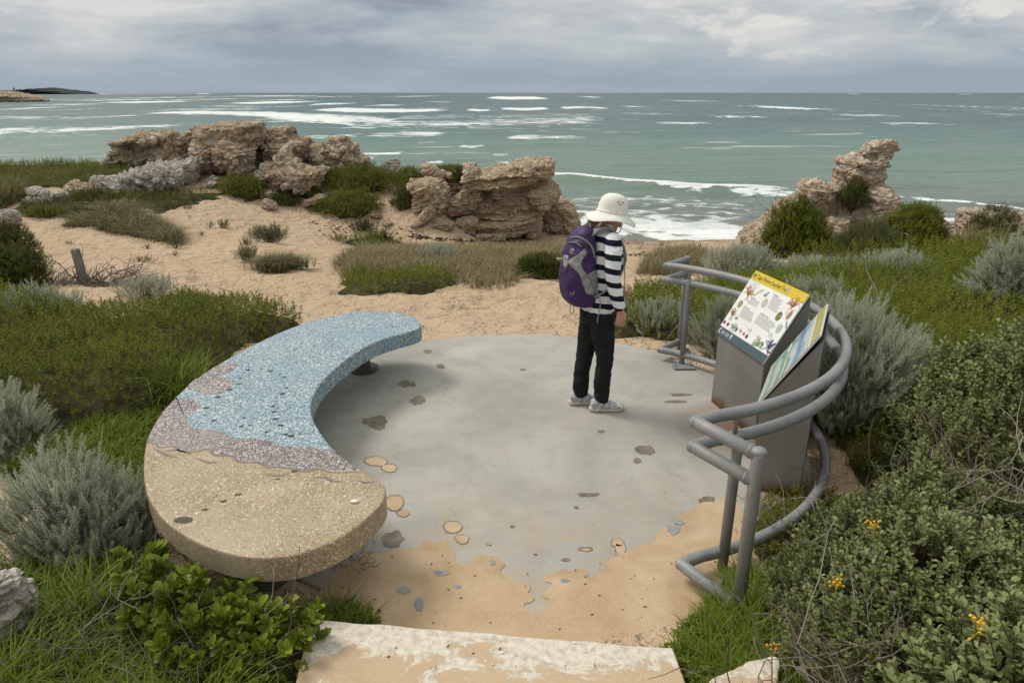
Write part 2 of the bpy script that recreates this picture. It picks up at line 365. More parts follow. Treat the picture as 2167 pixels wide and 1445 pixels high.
# ------------------------------------------------------------------ sea
def wave_lines():
    """breaking waves: photo polyline -> (world polyline on the water, foam width seen in px, strength, crest height m)"""
    L = []
    def a(pts, wpx, s=1., h=.5, lace=0): L.append(([onz(u, v, SEA) for u, v in pts], wpx * (1.15 if lace else 1.25), min(s * 1.05 + (.2 if lace else .1), 1.6), h, lace, pts))
    a([(327, 239), (430, 243), (540, 246), (640, 254), (760, 262), (800, 268)], 6, 1.2, .8)
    a([(560, 252), (640, 262), (700, 266), (780, 266)], 8, .95, .7); a([(640, 246), (700, 252), (760, 254), (860, 262)], 5, .8, .3, 1); a([(-60, 290), (100, 292), (260, 285)], 4, .4, 0, 1); a([(430, 224), (560, 226), (680, 225)], 2.5, .5, .1, 1); a([(880, 216), (960, 217)], 2, .7, .1); a([(60, 222), (180, 223)], 2, .6, .1, 1); a([(1300, 240), (1420, 243)], 2.5, .45, 0, 1)
    a([(700, 262), (820, 264), (960, 264), (1100, 260), (1220, 256), (1295, 246)], 7, .62, .2, 1)
    a([(780, 250), (960, 247), (1100, 248), (1290, 242)], 5, .42, .0, 1)
    a([(682, 231), (780, 236), (860, 237), (960, 234)], 4.5, 1.25, .8)
    a([(518, 217), (580, 219), (640, 218)], 3.6, 1.2, .8)
    a([(1032, 206), (1080, 208), (1155, 207)], 3.2, 1.3, .8)
    a([(1055, 231), (1110, 233), (1165, 230)], 3.2, 1.2, .5)
    a([(985, 233), (1010, 236), (1040, 235)], 3, 1., .3)
    a([(1180, 230), (1230, 228), (1290, 229)], 3.2, 1.0, .4)
    a([(1325, 227), (1380, 228)], 2.2, .9, .2)
    a([(1640, 230), (1680, 233), (1716, 231)], 5, 1.4, .9)
    a([(248, 216), (310, 218), (375, 217)], 2.8, 1.1, .5)
    a([(90, 214), (150, 215), (215, 213)], 3, 1., .5)
    a([(-60, 236), (20, 233), (75, 228)], 3.2, .9, .3)
    a([(-80, 277), (60, 281), (200, 276), (330, 270), (430, 266)], 6, .68, .25, 1)
    a([(-80, 249), (100, 252), (240, 249), (340, 247)], 3.5, .5, .1, 1)
    a([(120, 233), (210, 231)], 2.4, .6, .1, 1)
    a([(668, 223), (684, 219)], 2.5, 1.1, .2); a([(690, 221), (728, 221)], 2.5, 1.1, .2); a([(672, 205), (715, 205)], 2, 1.1, .2); a([(750, 211), (770, 210)], 3, 1.2, .2)
    a([(2050, 226), (2110, 229), (2230, 231)], 5.5, .75, .3, 1); a([(2080, 243), (2200, 243)], 2.5, .5, .1, 1)
    a([(1250, 207), (1278, 206)], 1.8, 1., .2); a([(500, 203), (610, 205)], 1.6, .9, .2); a([(1765, 199), (1790, 199)], 1.2, 1., .2)
    a([(180, 198), (260, 199), (330, 198)], 1.3, .9, .2); a([(340, 205), (380, 205)], 1.3, .9, .2); a([(440, 199), (470, 199)], 1.3, .9, .2)
    a([(752, 328), (800, 330), (860, 325)], 5, 1.0, .2); a([(745, 340), (790, 338)], 6, .8, .1, 1)
    a([(968, 309), (1000, 312), (1030, 308)], 4, .85, .15); a([(1040, 326), (1080, 326)], 4, .7, .1, 1); a([(880, 303), (930, 300)], 3, .5, .1, 1)
    a([(900, 345), (940, 344)], 5, .9, .1)
    for k, (u, v, l_, w_) in enumerate([(300, 207, 90, 2.2), (470, 209, 60, 2), (860, 204, 60, 1.6), (590, 211, 50, 1.8), (820, 222, 40, 2), (1480, 214, 50, 1.6), (1560, 247, 60, 2.2), (1450, 262, 70, 2.5), (1830, 244, 60, 2), (1930, 262, 70, 2.4), (860, 285, 90, 4), (1150, 290, 100, 3.5), (1100, 345, 60, 4), (700, 290, 60, 4), (30, 212, 80, 2.5), (440, 232, 120, 2.2)]): a([(u - l_, v + 1), (u, v), (u + l_, v + .5)], w_, .62, .1, 1)
    # shore break
    a([(1120, 376), (1180, 378), (1260, 384), (1330, 391), (1400, 398), (1470, 402), (1560, 405), (1640, 408), (1720, 412)], 3.8, 1.3, .38)
    a([(1370, 395), (1440, 402), (1510, 406)], 9, 1.5, .38)
    a([(1540, 409), (1620, 411), (1700, 414)], 5, .8, .2, 1)
    a([(1880, 414), (1960, 424), (2030, 431), (2090, 440), (2200, 448)], 3.6, .8, .25, 1)
    # wash over the sand
    a([(1170, 425), (1280, 425), (1400, 428), (1540, 430), (1640, 430)], 14, .38, 0, 1)
    a([(1170, 452), (1260, 450), (1360, 456), (1500, 458), (1620, 455)], 15, .48, 0, 1)
    a([(1190, 476), (1280, 470), (1360, 478), (1450, 486), (1560, 492), (1640, 500)], 17, 1.05, 0, 1)
    a([(1200, 470), (1250, 478), (1330, 486)], 13, 1., 0, 1)
    a([(1930, 456), (2020, 470), (2100, 478)], 12, .45, 0, 1)
    a([(1340, 492), (1430, 500), (1520, 506), (1600, 508)], 9, 1., 0, 1)
    return L
def sea():
    rows = np.concatenate([[196.62, 196.8, 197.05], np.arange(197.4, 329.5, .85), np.arange(330.2, 560, 1.25)])
    yy = np.array([onz(1083.5, v, SEA)[1] for v in rows])[::-1]; nx = 900
    s = np.linspace(-1.15, 1.15, nx); X = s[None, :] * yy[:, None]; Yv = np.repeat(yy[:, None], nx, 1); x = X.ravel(); y = Yv.ravel()
    foam = np.zeros(len(x)); dz = np.zeros(len(x)); K = CAMH - SEA
    z0 = (n2(x, y * 1.6, .16, 3, 3) - .5) * .34 * np.clip(70 / y, 0, 1) + (n2(x, y, .9, 2, 13) - .5) * .10 * np.clip(30 / y, 0, 1)
    for pts, wpx, st_, h, lace, _ in wave_lines():
        P = np.array(pts); o = np.argsort(P[:, 0]); px, py = P[o, 0], P[o, 1]
        wy = wpx * py.mean() ** 2 / (FPX * K)                       # px of height -> metres along the water
        yl = np.interp(x, px, py) + (n2(x, y * 0, 1 / max(wy * 2.2, 1.2), 4, int(wpx * 7)) - .5) * wy * 1.5
        L = px[-1] - px[0]; end = np.clip(np.minimum(x - px[0], px[-1] - x) / (.16 * L), 0, 1) ** .6; h = h * min(1., L / 9.) * min(1, 90. / py.mean()) if L > 3.5 else 0
        d = (y - yl) / wy
        prof = np.where(d < 0, np.exp(-(d / .55) ** 2 * 1.6), np.exp(-(d / 1.25) ** 2 * (1.2 if lace else 1.6)))
        if lace: prof = np.exp(-(d / 1.25) ** 2)
        m = abs(d) < 6
        foam = np.where(m, np.maximum(foam, prof * end * st_ * (.8 + .0 * x)), foam)
        if h: dz = np.where(m, np.maximum(dz, h * np.exp(-((d - .2) / 1.5) ** 2) * end), dz)
    Z = SEA + z0 + dz
    i = np.arange(len(yy) - 1)[:, None] * nx + np.arange(nx - 1)[None, :]
    F = np.stack([i, i + 1, i + nx + 1, i + nx], -1).reshape(-1, 4)
    m, t, b = mat('sea_water', .22, .5); p = t.pos()
    b.inputs['IOR'].default_value = 1.33
    sp = t.new('ShaderNodeSeparateXYZ'); t.put(sp.inputs[0], p)
    yp = t.math('ADD', sp.outputs[1], t.math('MULTIPLY', t.noise(t.vmul(p, (.012, .05, 1)), 1.0, 3), 26.)); yp = t.math('SUBTRACT', yp, 13.)
    yp = t.math('SUBTRACT', yp, t.math('MULTIPLY', t.math('MINIMUM', sp.outputs[0], 0.), -.22))      # paler shoals to the left
    near = t.mapr(yp, 22, 130)
    col = t.ramp(near, [(0, (.23, .20, .16)), (.10, (.155, .175, .155)), (.20, (.135, .205, .155)), (.38, (.108, .19, .145)), (.62, (.056, .13, .115)), (1, (.033, .087, .092))])
    far = t.mapr(sp.outputs[1], 130, 1400); col = t.mix(far, col, (.012, .040, .054))
    weed = t.math('MULTIPLY', t.ramp(t.noise(t.vmul(p, (.10, .35, 1)), 1.0, 5, .6, .5), [(.56, 0.), (.66, .55)]), t.mapr(sp.outputs[1], 130, 40))
    col = t.mix(weed, col, (.055, .075, .062))
    pat = t.noise(t.vmul(p, (.03, .14, 1)), 1.0, 5, .6, .4); col = t.mix(t.ramp(pat, [(.35, 0.), (.7, .32)]), col, (.17, .24, .20))
    fo = t.attr('rnd')
    fn = t.noise(t.vmul(p, (.8, 1.4, 1)), 1.1, 7, .68, .8); fn2 = t.noise(t.vmul(p, (.16, .22, 1)), 1.4, 8, .7, .8)
    fn3 = t.noise(t.vmul(p, (.045, .06, 1)), 1.4, 8, .72, .8); fnn = t.mix(t.mapr(sp.outputs[1], 180, 480), t.mix(t.mapr(sp.outputs[1], 36, 100), fn, fn2), fn3)
    fm = t.math('SUBTRACT', t.math('ADD', fo, t.math('MULTIPLY', t.math('SUBTRACT', fnn, .5), 2.6)), .50)
    fm = t.math('MULTIPLY', t.math('MULTIPLY', fm, 3.6, clamp=True), t.ramp(fo, [(.06, 0.), (.22, 1.)]))
    # stray whitecaps
    cap = t.math('MULTIPLY', t.ramp(t.noise(t.vmul(p, (.035, .13, 1)), 1.7, 6, .62, .4), [(.635, 0.), (.67, .8)]), t.mapr(sp.outputs[1], 40, 90))
    fm = t.math('MAXIMUM', fm, cap)
    col = t.mix(fm, col, t.ramp(t.noise(t.vmul(p, (.25, .5, 1)), 1.3, 6, .65), [(.35, (.56, .62, .61)), (.6, (.84, .85, .84))])); t.put(b.inputs['Base Color'], col)
    t.put(b.inputs['Roughness'], t.mapr(fm, 0, 1, .27, .9))
    t.put(b.inputs['Specular IOR Level'], t.math('MULTIPLY', t.mapr(fm, 0, 1, 1., .3), t.mapr(sp.outputs[1], 40, 400, .30, .12)))
    r1 = t.noise(t.vmul(p, (1.0, 2.6, 1)), 1.5, 6, .65, .3); r2 = t.noise(t.vmul(p, (.12, .5, 1)), 1.0, 6, .62, .3)
    nb = t.bump(r1, .75, .16); t.put(b.inputs['Normal'], t.bump(r2, .8, .9, nb))
    g = Geo().add(np.c_[x, y, Z], F, 0, foam); return tag(g.obj('sea', m, smooth=True), kind='structure')
sea()
# ------------------------------------------------------------------ concrete pad, sand drift, steps
def concrete():
    m, t, b = mat('pad_concrete', .85, .25); p = t.pos()
    a = t.noise(p, 1.1, 6, .6, .6); c = t.noise(p, 4.5, 6, .65); f = t.noise(p, 90, 4, .7)
    col = t.ramp(a, [(.30, (.305, .293, .265)), (.5, (.365, .35, .315)), (.70, (.46, .44, .395))])
    col = t.mix(t.ramp(c, [(.52, 0.), (.75, .4)]), col, (.20, .195, .18))
    col = t.mix(t.ramp(t.noise(t.vadd(p, (4, 9, 0)), 1.7, 5, .6, 1.), [(.55, 0.), (.72, .35)]), col, (.42, .36, .28))
    sp_ = t.new('ShaderNodeSeparateXYZ'); t.put(sp_.inputs[0], p); du = t.math('MULTIPLY', t.ramp(t.noise(t.vadd(p, (7, 1, 0)), 2.6, 7, .7, .6), [(.44, 0.), (.64, .8)]), t.mapr(sp_.outputs[1], 4.0, 2.9)); col = t.mix(du, col, (.42, .31, .20))
    # fine trowel scratches and dots
    sc = t.noise(t.vmul(p, (2.0, 26., 1)), 3.0, 4, .6); col = t.mix(t.ramp(sc, [(.6, 0.), (.8, .16)]), col, (.42, .41, .39))
    dk = t.ramp(t.voro(p, 7.), [(.035, .5), (.07, 0.)]); col = t.mix(dk, col, (.13, .11, .09))
    ck = t.voro(t.vadd(p, t.vmul(t.noise(p, 3, 5, .7, out='Color'), (.5, .5, 0))), .62, 'DISTANCE_TO_EDGE'); col = t.mix(t.math('MULTIPLY', t.ramp(ck, [(.0012, .28), (.003, 0.)]), t.ramp(t.noise(t.vadd(p, (2, 2, 0)), .8, 3), [(.45, 0.), (.55, 1.)])), col, (.15, .135, .115))
    # rust run-off by the sign foot
    sx_ = t.new('ShaderNodeVectorMath', operation='DISTANCE'); t.put(sx_.inputs[0], t.vadd(p, t.vmul(t.noise(p, 6, 4, out='Color'), (.25, .25, 0)))); sx_.inputs[1].default_value = (1.86, 4.72, 0)
    ru = t.mapr(sx_.outputs['Value'], .55, .12); col = t.mix(t.math('MULTIPLY', ru, .75), col, (.24, .115, .045))
    sy_ = t.new('ShaderNodeVectorMath', operation='DISTANCE'); t.put(sy_.inputs[0], t.vadd(p, t.vmul(t.noise(p, 6, 4, out='Color'), (.25, .25, 0)))); sy_.inputs[1].default_value = (1.98, 3.75, 0)
    ru = t.mapr(sy_.outputs['Value'], .5, .1); col = t.mix(t.math('MULTIPLY', ru, .8), col, (.16, .075, .03))
    col = t.mix(.45, col, t.ramp(f, [(.25, .6), (.5, 1.), (.75, 1.25)]), 'MULTIPLY')
    t.put(b.inputs['Base Color'], col); t.put(b.inputs['Normal'], t.bump(t.math('ADD', t.math('MULTIPLY', f, .5), t.math('MULTIPLY', c, 1.)), .35, .008))
    a_ = np.linspace(0, 2 * np.pi, 160, endpoint=False); wob = 1 + .004 * np.sin(a_ * 7)
    poly = np.c_[PC[0] + PR * wob * np.cos(a_), PC[1] + PR * wob * np.sin(a_)]
    V, F = prism(poly, -.16, 0, bev=np.ones(160)); return tag(Geo().add(V, F).obj('concrete_pad', m), kind='structure')
pad = concrete()
def rag(poly, amp, sc, n=6, seed=0):
    P = catmull(np.asarray(poly)[:, :2], n, True); T = norm(np.roll(P, -1, 0) - np.roll(P, 1, 0)); N = np.c_[-T[:, 1], T[:, 0]]
    d = (fbm(np.c_[P * sc, np.full(len(P), seed + .3)], 4, seed) - .5) * 2 * amp
    return P + N * d[:, None]
Z4 = lambda a, b, s=2.58, ox=640, oy=1080: onz(ox + a / s, oy + b / s, 0)
edge = [(330, 235), (430, 240), (500, 215), (600, 215), (645, 195), (660, 172), (690, 172), (705, 185), (725, 182), (760, 165), (785, 168), (800, 195), (818, 225), (835, 260), (850, 290), (880, 312), (905, 300), (922, 262), (970, 243), (1040, 250), (1085, 265), (1105, 298), (1082, 330), (1095, 355), (1140, 380), (1190, 392), (1232, 400), (1245, 430), (1232, 455), (1270, 475), (1255, 498), (1215, 512), (1222, 545), (1265, 570), (1312, 550), (1340, 520), (1350, 492), (1320, 478), (1312, 460), (1345, 430), (1365, 400), (1325, 385), (1320, 360), (1380, 342), (1420, 325), (1460, 332), (1520, 320), (1552, 338), (1560, 370), (1585, 376), (1610, 345), (1655, 330), (1665, 290), (1715, 252), (1745, 240), (1800, 215), (1860, 190), (1920, 178), (1932, 130), (1985, 90), (2070, 75), (2060, 20), (2100, 0), (2140, -5), (2180, -40), (2260, -50), (2330, -70)]
dr = [Z4(*q)[:2] for q in edge] + [onz(1572, 1085)[:2], (1.30, 2.9), (1.0, 2.5), (.75, 2.32), (.2, 2.40), (-.4, 2.42), (-.95, 2.44), (-1.0, 2.7)]
Pd = rag(dr, .012, 16, 5, 3)
V, F = prism(Pd, -.02, .004); V[len(Pd):, 2] += 0
tag(Geo().add(V, F).obj('sand_drift', M_drift), kind='structure')
M_damp_shadow = plain('damp_stain_and_shadow', (.175, .145, .108), .6, .3, .35, 14)
M_chip = plain('chipped_rim', (.215, .20, .175), .85, .2, .3, 20)
M_bare = plain('bare_concrete', (.26, .262, .255), .85, .25, .12, 8)
def blot(u, v, w, h, z, mt, seed, amp=.22, ang=0, name='surface_mark'):
    a = np.linspace(0, 2 * np.pi, 40, endpoint=False)
    r = 1 + amp * .8 * 2 * (fbm(np.c_[np.cos(a) * 1.4, np.sin(a) * 1.4, np.full(40, seed * 3.7)], 3, seed) - .5)
    c = onz(u, v); ex = onz(u + w, v) - c; ey = onz(u, v - h) - c; ca, sa = math.cos(ang), math.sin(ang)
    q = np.c_[r * np.cos(a), r * np.sin(a)] @ np.array([[ca, sa], [-sa, ca]]); q *= 1 + (fbm(np.c_[q * 3.5, np.full(40, seed * 1.3)], 3, seed + 9)[:, None] - .5) * amp * 1.0; P = c + q[:, :1] * ex + q[:, 1:] * ey; P[:, 2] = z
    V = np.concatenate([P, P - (0, 0, .002)]); j = np.arange(40); k = (j + 1) % 40
    return Geo().add(V, [np.array([j]), np.stack([j + 40, k + 40, k, j], -1)]).obj(name, mt, pad)
for i, (u, v, w_, h, am, an) in enumerate([(796, 895, 26, 14, .5, .4), (884, 848, 17, 9, .6, .2), (860, 812, 16, 6, .7, .3), (932, 775, 9, 5, .7, 0), (905, 744, 9, 4, .4, 0), (1364, 952, 20, 9, .6, 0), (1349, 975, 10, 5, .4, 0), (1272, 913, 8, 3, .4, 0), (1240, 1162, 15, 5, .6, 0), (1196, 1185, 9, 4, .6, 0), (1133, 1173, 4, 2, .3, 0), (1084, 1114, 5, 3, .2, 0), (1445, 835, 22, 3, .6, .7), (1430, 850, 20, 3, .6, .5), (1495, 1062, 16, 11, .7, 0), (830, 1140, 26, 17, .5, .3), (1106, 782, 6, 2, .4, 0), (1245, 1047, 24, 4, .7, 0), (1220, 1074, 5, 3, .3, 0)]):
    blot(u, v, w_, h, .0022, M_damp_shadow, i + 1, am, an)  # blot beside the near bench end is the bench's painted shadow, others damp stains
for i, (u, v, w_, h, am) in enumerate([(796, 976, 25, 11, .25), (822, 990, 17, 9, .3), (834, 1064, 22, 17, .25), (853, 1086, 14, 8, .25), (958, 1115, 21, 13, .2), (977, 1141, 15, 10, .5), (1034, 1151, 6, 3, .3), (1305, 1148, 15, 9, .8), (1312, 1165, 12, 14, .8), (1240, 1163, 12, 3, .5)]):
    blot(u, v, w_, h, .0027, M_chip, 40 + i, am); blot(u + 1, v + 1, w_ * .86, h * .84, .0048, M_drift, 40 + i, am, name='sand_filled_chip')
for i, (u, v, w_, h, am) in enumerate([(1043, 1191, 6, 6, .2), (933, 1214, 18, 6, .6), (855, 1250, 14, 9, .7), (885, 1280, 9, 11, .8), (970, 1242, 6, 4, .6), (1195, 1229, 8, 4, .5), (1425, 1122, 14, 9, .8), (1440, 1108, 10, 5, .7)]):
    blot(u, v, w_, h, .0066, M_bare, 60 + i, am)
def steps():
    m, t, b = mat('limestone_step', .9, .2); p = t.pos(); s = t.new('ShaderNodeSeparateXYZ'); t.put(s.inputs[0], p)
    st_ = t.ramp(t.noise(p, 30, 5, .7), [(.3, (.40, .35, .28)), (.5, (.60, .54, .45)), (.7, (.72, .67, .58))])
    sd_ = sandy(t, b, p, (.47, .345, .225), (.53, .395, .265), (.42, .30, .19))
    yl = t.math('ADD', s.outputs[1], t.math('MULTIPLY', s.outputs[0], .11))
    k = t.math('ADD', t.mapr(yl, 2.42, 2.12, -.24, .05), t.noise(t.vmul(p, (1., 1.4, 1)), 3.0, 9, .74, .6))
    k = t.ramp(k, [(.46, 0.), (.50, 1.)]); t.put(b.inputs['Base Color'], t.mix(k, st_, sd_))
    t.put(b.inputs['Normal'], t.bump(t.math('SUBTRACT', t.noise(p, 40, 4), t.math('MULTIPLY', k, -.3)), .6, .006))
    a, c = onz(655, 1308, .17), onz(1425, 1371, .17)
    far = np.linspace(a, c, 40)[:, :2]; far[:, 1] += (n2(far[:, 0], far[:, 0] * 0, 9, 3, 5) - .5) * .02
    P = np.concatenate([far, [(.72, 1.45), (-.78, 1.45)]]); V, F = prism(P, -.05, .17, bev=np.r_[np.ones(40) * .7, .1, .1])
    tag(Geo().add(V, F).obj('path_step', m), kind='structure')
    V, F = prism([(-.78, 1.45), (.75, 1.45), (.75, .55), (-.78, .55)], -.05, .36, bev=np.ones(4)); tag(Geo().add(V, F).obj('path_step', m), kind='structure')
    V, F = prism([(-.9, .55), (.9, .55), (.9, -3), (-.9, -3)], -.05, .74, bev=np.ones(4)); tag(Geo().add(V, F).obj('path', m), kind='structure')
    P = [onz(u, v, .25)[:2] for u, v in [(1498, 1445), (1520, 1428), (1560, 1408), (1600, 1392), (1632, 1386), (1650, 1400), (1640, 1450), (1560, 1520), (1480, 1520)]]
    V, F = prism(rag(P, .012, 20, 4, 8), 0, .25, bev=np.ones(36)); V[:, 2] += (V[:, 2] > .1) * (n2(V[:, 0], V[:, 1], 14, 3, 2) - .5) * .02
    tag(Geo().add(V, F).obj('kerb_stone', m), 'rough white limestone kerb stone under the grey green shrub at the path edge', 'kerb stone')
steps()

def crumbs():
    """small bits of twig, shell and grit lying on the pad sand, the step and the dune sand"""
    rg = np.random.default_rng(91); g = Geo()
    def bit(c, L_, shell): V, F = (ell(c + np.array((0, 0, .002)), (L_ * .5, L_ * .4, .003), 7, 5) if shell else box(c + np.array((0, 0, .003)), (L_, L_ * .16, .004), np.array([[math.cos(a_), -math.sin(a_), 0], [math.sin(a_), math.cos(a_), 0], [0, 0, 1]]))); g.add(V, F, 0, .9 + .1 * rg.random() if shell else rg.random() * .55)
    for k in range(90):
        a_ = rg.random() * 3; x, y = rg.uniform(-.95, 1.2), rg.uniform(2.46, 3.1); bit(np.array((x, y, .004)), rg.uniform(.004, .018) if k % 3 else rg.uniform(.004, .010), k % 3 == 0)
    for k in range(30): a_ = rg.random() * 3; bit(np.array((rg.uniform(-.75, .68), rg.uniform(1.9, 2.3), .171)), rg.uniform(.004, .018), k % 3 == 0)
    for k in range(500):
        a_ = rg.random() * 3; u, v = rg.uniform(100, 1500), rg.uniform(440, 715); c = ong(u, v)
        if np.hypot(c[0] - PC[0], c[1] - PC[1]) > PR + .1: bit(c, rg.uniform(.01, .035) * max(1, c[1] / 7), k % 5 == 0)
    tag(g.obj('beach_litter', [leafmat('litter_bits', [(0, (.06, .045, .03)), (.5, (.17, .12, .08)), (.7, (.25, .2, .14)), (.9, (.66, .6, .5)), (1, (.75, .7, .62))], .8, 0)]), 'scattered twigs, grit and shell bits on the sand', 'beach litter', None, 'stuff')
crumbs()
# ------------------------------------------------------------------ rocks
def rock_mat(name, c_lo, c_mid, c_hi, grey, strat=0., rust=.25):
    m, t, b = mat(name, .92, .15); p = t.pos()
    a = t.noise(p, 1.3, 6, .62, .6); f = t.noise(p, 9, 6, .68, .3); col = t.ramp(a, [(.3, c_lo), (.5, c_mid), (.68, c_hi)])
    g = t.ramp(t.noise(t.vadd(p, (3, 1, 8)), 2.6, 6, .66, .8), [(.46, 0.), (.60, 1.)])
    nz = t.new('ShaderNodeSeparateXYZ'); t.put(nz.inputs[0], t.new('ShaderNodeNewGeometry').outputs['Normal'])
    g = t.math('MULTIPLY', g, .8); col = t.mix(g, col, grey)
    o = t.ramp(t.noise(t.vadd(p, (9, 2, 1)), 1.9, 5, .6, .5), [(.57, 0.), (.70, rust)]); col = t.mix(o, col, (.42, .20, .085))
    col = t.mix(.75, col, t.ramp(f, [(.25, .42), (.5, 1.), (.75, 1.4)]), 'MULTIPLY')
    pit = t.ramp(t.voro(p, 11.), [(.06, .55), (.14, 0.)]); col = t.mix(pit, col, (.09, .07, .055))
    t.put(b.inputs['Base Color'], col)
    sv = t.noise(t.vmul(p, (.8, .8, 7.)), 1.6, 6, .65, .6)
    h = t.math('ADD', t.math('MULTIPLY', f, .55), t.math('MULTIPLY', sv, .9)); t.put(b.inputs['Normal'], t.bump(h, .9, .16)); return m
M_rock = rock_mat('weathered_limestone', (.44, .30, .185), (.55, .42, .29), (.68, .575, .45), (.43, .38, .32))
M_strata = rock_mat('layered_limestone', (.43, .30, .185), (.54, .41, .275), (.62, .51, .375), (.40, .35, .29), 1., .35)
M_pale = rock_mat('pale_limestone', (.50, .42, .34), (.62, .555, .48), (.74, .70, .64), (.40, .36, .315), 0, .15)
M_pinn = rock_mat('pinnacle_limestone', (.46, .335, .23), (.57, .45, .335), (.69, .59, .475), (.38, .335, .285), 0, .45)
def pillow(g, poly, y, T, seed=0, low=False):
    P = np.array([ony(u, v, y) for u, v in poly])
    if low:                                                # the foot goes down into the ground it stands on
        z0, z1 = P[:, 2].min(), P[:, 2].max(); k = P[:, 2] < z0 + .3 * (z1 - z0); P[k, 2] = np.minimum(P[k, 2], TZ(P[k, 0], P[k, 1]) - .15 * min(T, 1))
    P = catmull(P, 3, True); c = P.mean(0); rg = np.random.default_rng(seed)
    R = []
    for d, s in ((-1, .40), (-.85, .74), (-.45, .95), (0, 1.0), (.5, .95), (.85, .72), (1, .4)):
        q = c + (P - c) * np.array((s, 1, s)); q[:, 1] = y + d * T
        jit = (fbm(np.c_[P[:, 0] * .9, P[:, 2] * .9, np.full(len(P), d * 2 + seed)], 3, seed) - .5)
        q[:, 1] += jit * T * .8; R.append(q)
    n = len(P); j = np.arange(n); V = np.concatenate(R)
    F = [np.concatenate([np.stack([i * n + j, i * n + (j + 1) % n, (i + 1) * n + (j + 1) % n, (i + 1) * n + j], -1) for i in range(len(R) - 1)]), np.array([j[::-1]]), np.array([j + (len(R) - 1) * n])]
    g.add(V, F)
def rock_from(name, parts, m, label, vox=.04, a=(.10, .045), strata=(0, 0, 0), dip=(0, 0), seed=0, ground=True, cells=1., flute=0., pits=1.):
    g = Geo()
    for k, (poly, y, T) in enumerate(parts): pillow(g, poly, y, T, seed + k, ground and k == 0)
    me = remesh(g, vox, 2); V, N = meshnp(me); big, small = a
    W = V + (fbm(V * 1.2, 3, seed + 4)[:, None] - .5) * .5
    d = (fbm(V * 1.5, 4, seed + 5) - .5) * 1.7 * big - abs(fbm(V * 3.1, 3, seed + 9) - .5) * big * 1.6 + big * .2
    d += (fbm(V * 7.5, 3, seed + 2) - .5) * 1.6 * small
    f1, f2, c = worley(W * np.array((.9, .9, 1.6)) * .16 / max(big, .03), seed); d += cells * (big * .75 * (c - .5) - big * .7 * np.exp(-((f2 - f1) / .09) ** 2))
    f1, f2, c = worley(W * np.array((1., 1., 1.7)) * .42 / max(big, .03), seed + 1); d += cells * (small * 1.1 * (c - .5) - small * .9 * np.exp(-((f2 - f1) / .12) ** 2))
    f1, f2, c = worley(W * np.array((1.9, 1.9, 2.9)), seed + 2); d -= pits * big * 1.5 * np.exp(-(f1 / .26) ** 2) * (c > .55)
    if flute: d += flute * (abs(fbm(V * np.array((4.5, 4.5, .8)), 3, seed + 12) - .5) * 5 - .9)
    if strata[0]:
        amp, per, wob = strata
        for A_, Pp in ((amp, per), (amp * .55, per * .43)):
            s = (V[:, 2] + dip[0] * V[:, 0] + dip[1] * V[:, 1] + wob * fbm(V * .7, 3, seed + 7) + .07 * fbm(V * 3.5, 3, seed + 8)) / Pp
            k = np.floor(s); fr = s - k; led = _h(k, k * 0, k * 0, seed + 3) * 1.1 + .1; prof = np.clip(np.minimum(fr / .10, (1 - fr) / .30), 0, 1) ** .5
            d += A_ * (led * prof - .45) * np.sqrt(np.clip(1 - N[:, 2] ** 2, 0, 1)) * (.45 + 1.1 * fbm(V * 1.1, 2, seed + 6))
    V2 = V + N * d[:, None]; me.vertices.foreach_set('co', V2.ravel()); me.update()
    o = link(me, name, m, None, smooth=False)
    return tag(o, label, 'rock') if label else o
# left outcrop: five free-standing lumps (photo px, from the 800x540 crop scaled 2.676)
L = lambda pts: [(a / 2.676, 180 + b / 2.676) for a, b in pts]
rock_from('rock', [(L([(600, 470), (640, 400), (655, 335), (690, 310), (740, 300), (790, 270), (900, 262), (985, 270), (1000, 300), (1060, 285), (1110, 262), (1142, 268), (1135, 330), (1125, 400), (1140, 480), (900, 500)]), 26.0, 1.3),
                   (L([(650, 345), (760, 335), (900, 330), (985, 300), (985, 272), (900, 258), (790, 268), (720, 305), (655, 322)]), 25.2, .9)], M_rock, 'long low block of brown limestone at the left end of the big outcrop', .036, (.16, .07), (.07, .2, .3), (.05, 0), 1)
rock_from('rock', [(L([(1130, 330), (1180, 318), (1145, 240), (1170, 228), (1300, 215), (1380, 208), (1475, 212), (1480, 260), (1510, 300), (1490, 340), (1440, 370), (1420, 430), (1430, 510), (1300, 530), (1150, 500), (1130, 420)]), 25.4, 1.3),
                   (L([(1235, 330), (1300, 315), (1400, 325), (1440, 380), (1410, 440), (1425, 520), (1340, 530), (1240, 480), (1230, 400)]), 24.2, .8),
                   (L([(1150, 238), (1280, 222), (1476, 214), (1478, 262), (1500, 300), (1400, 310), (1250, 320), (1190, 300)]), 24.9, 1.0)], M_rock, 'tallest flat topped overhanging limestone rock of the big left outcrop', .036, (.17, .08), (.07, .19, .3), (-.05, 0), 21)
rock_from('rock', [(L([(1480, 260), (1540, 240), (1620, 230), (1655, 235), (1650, 285), (1740, 300), (1750, 340), (1730, 400), (1690, 420), (1600, 410), (1520, 420), (1480, 400)]), 26.2, 1.1), (L([(1420, 330), (1500, 320), (1580, 400), (1570, 560), (1440, 570), (1410, 450)]), 26.2, .7), (L([(1500, 330), (1620, 330), (1740, 310), (1745, 350), (1640, 400), (1500, 400)]), 25.4, .7)], M_rock, 'layered limestone rock with a dark hollow below, behind the pointed boulder', .036, (.15, .07), (.07, .18, .3), (.05, 0), 41)
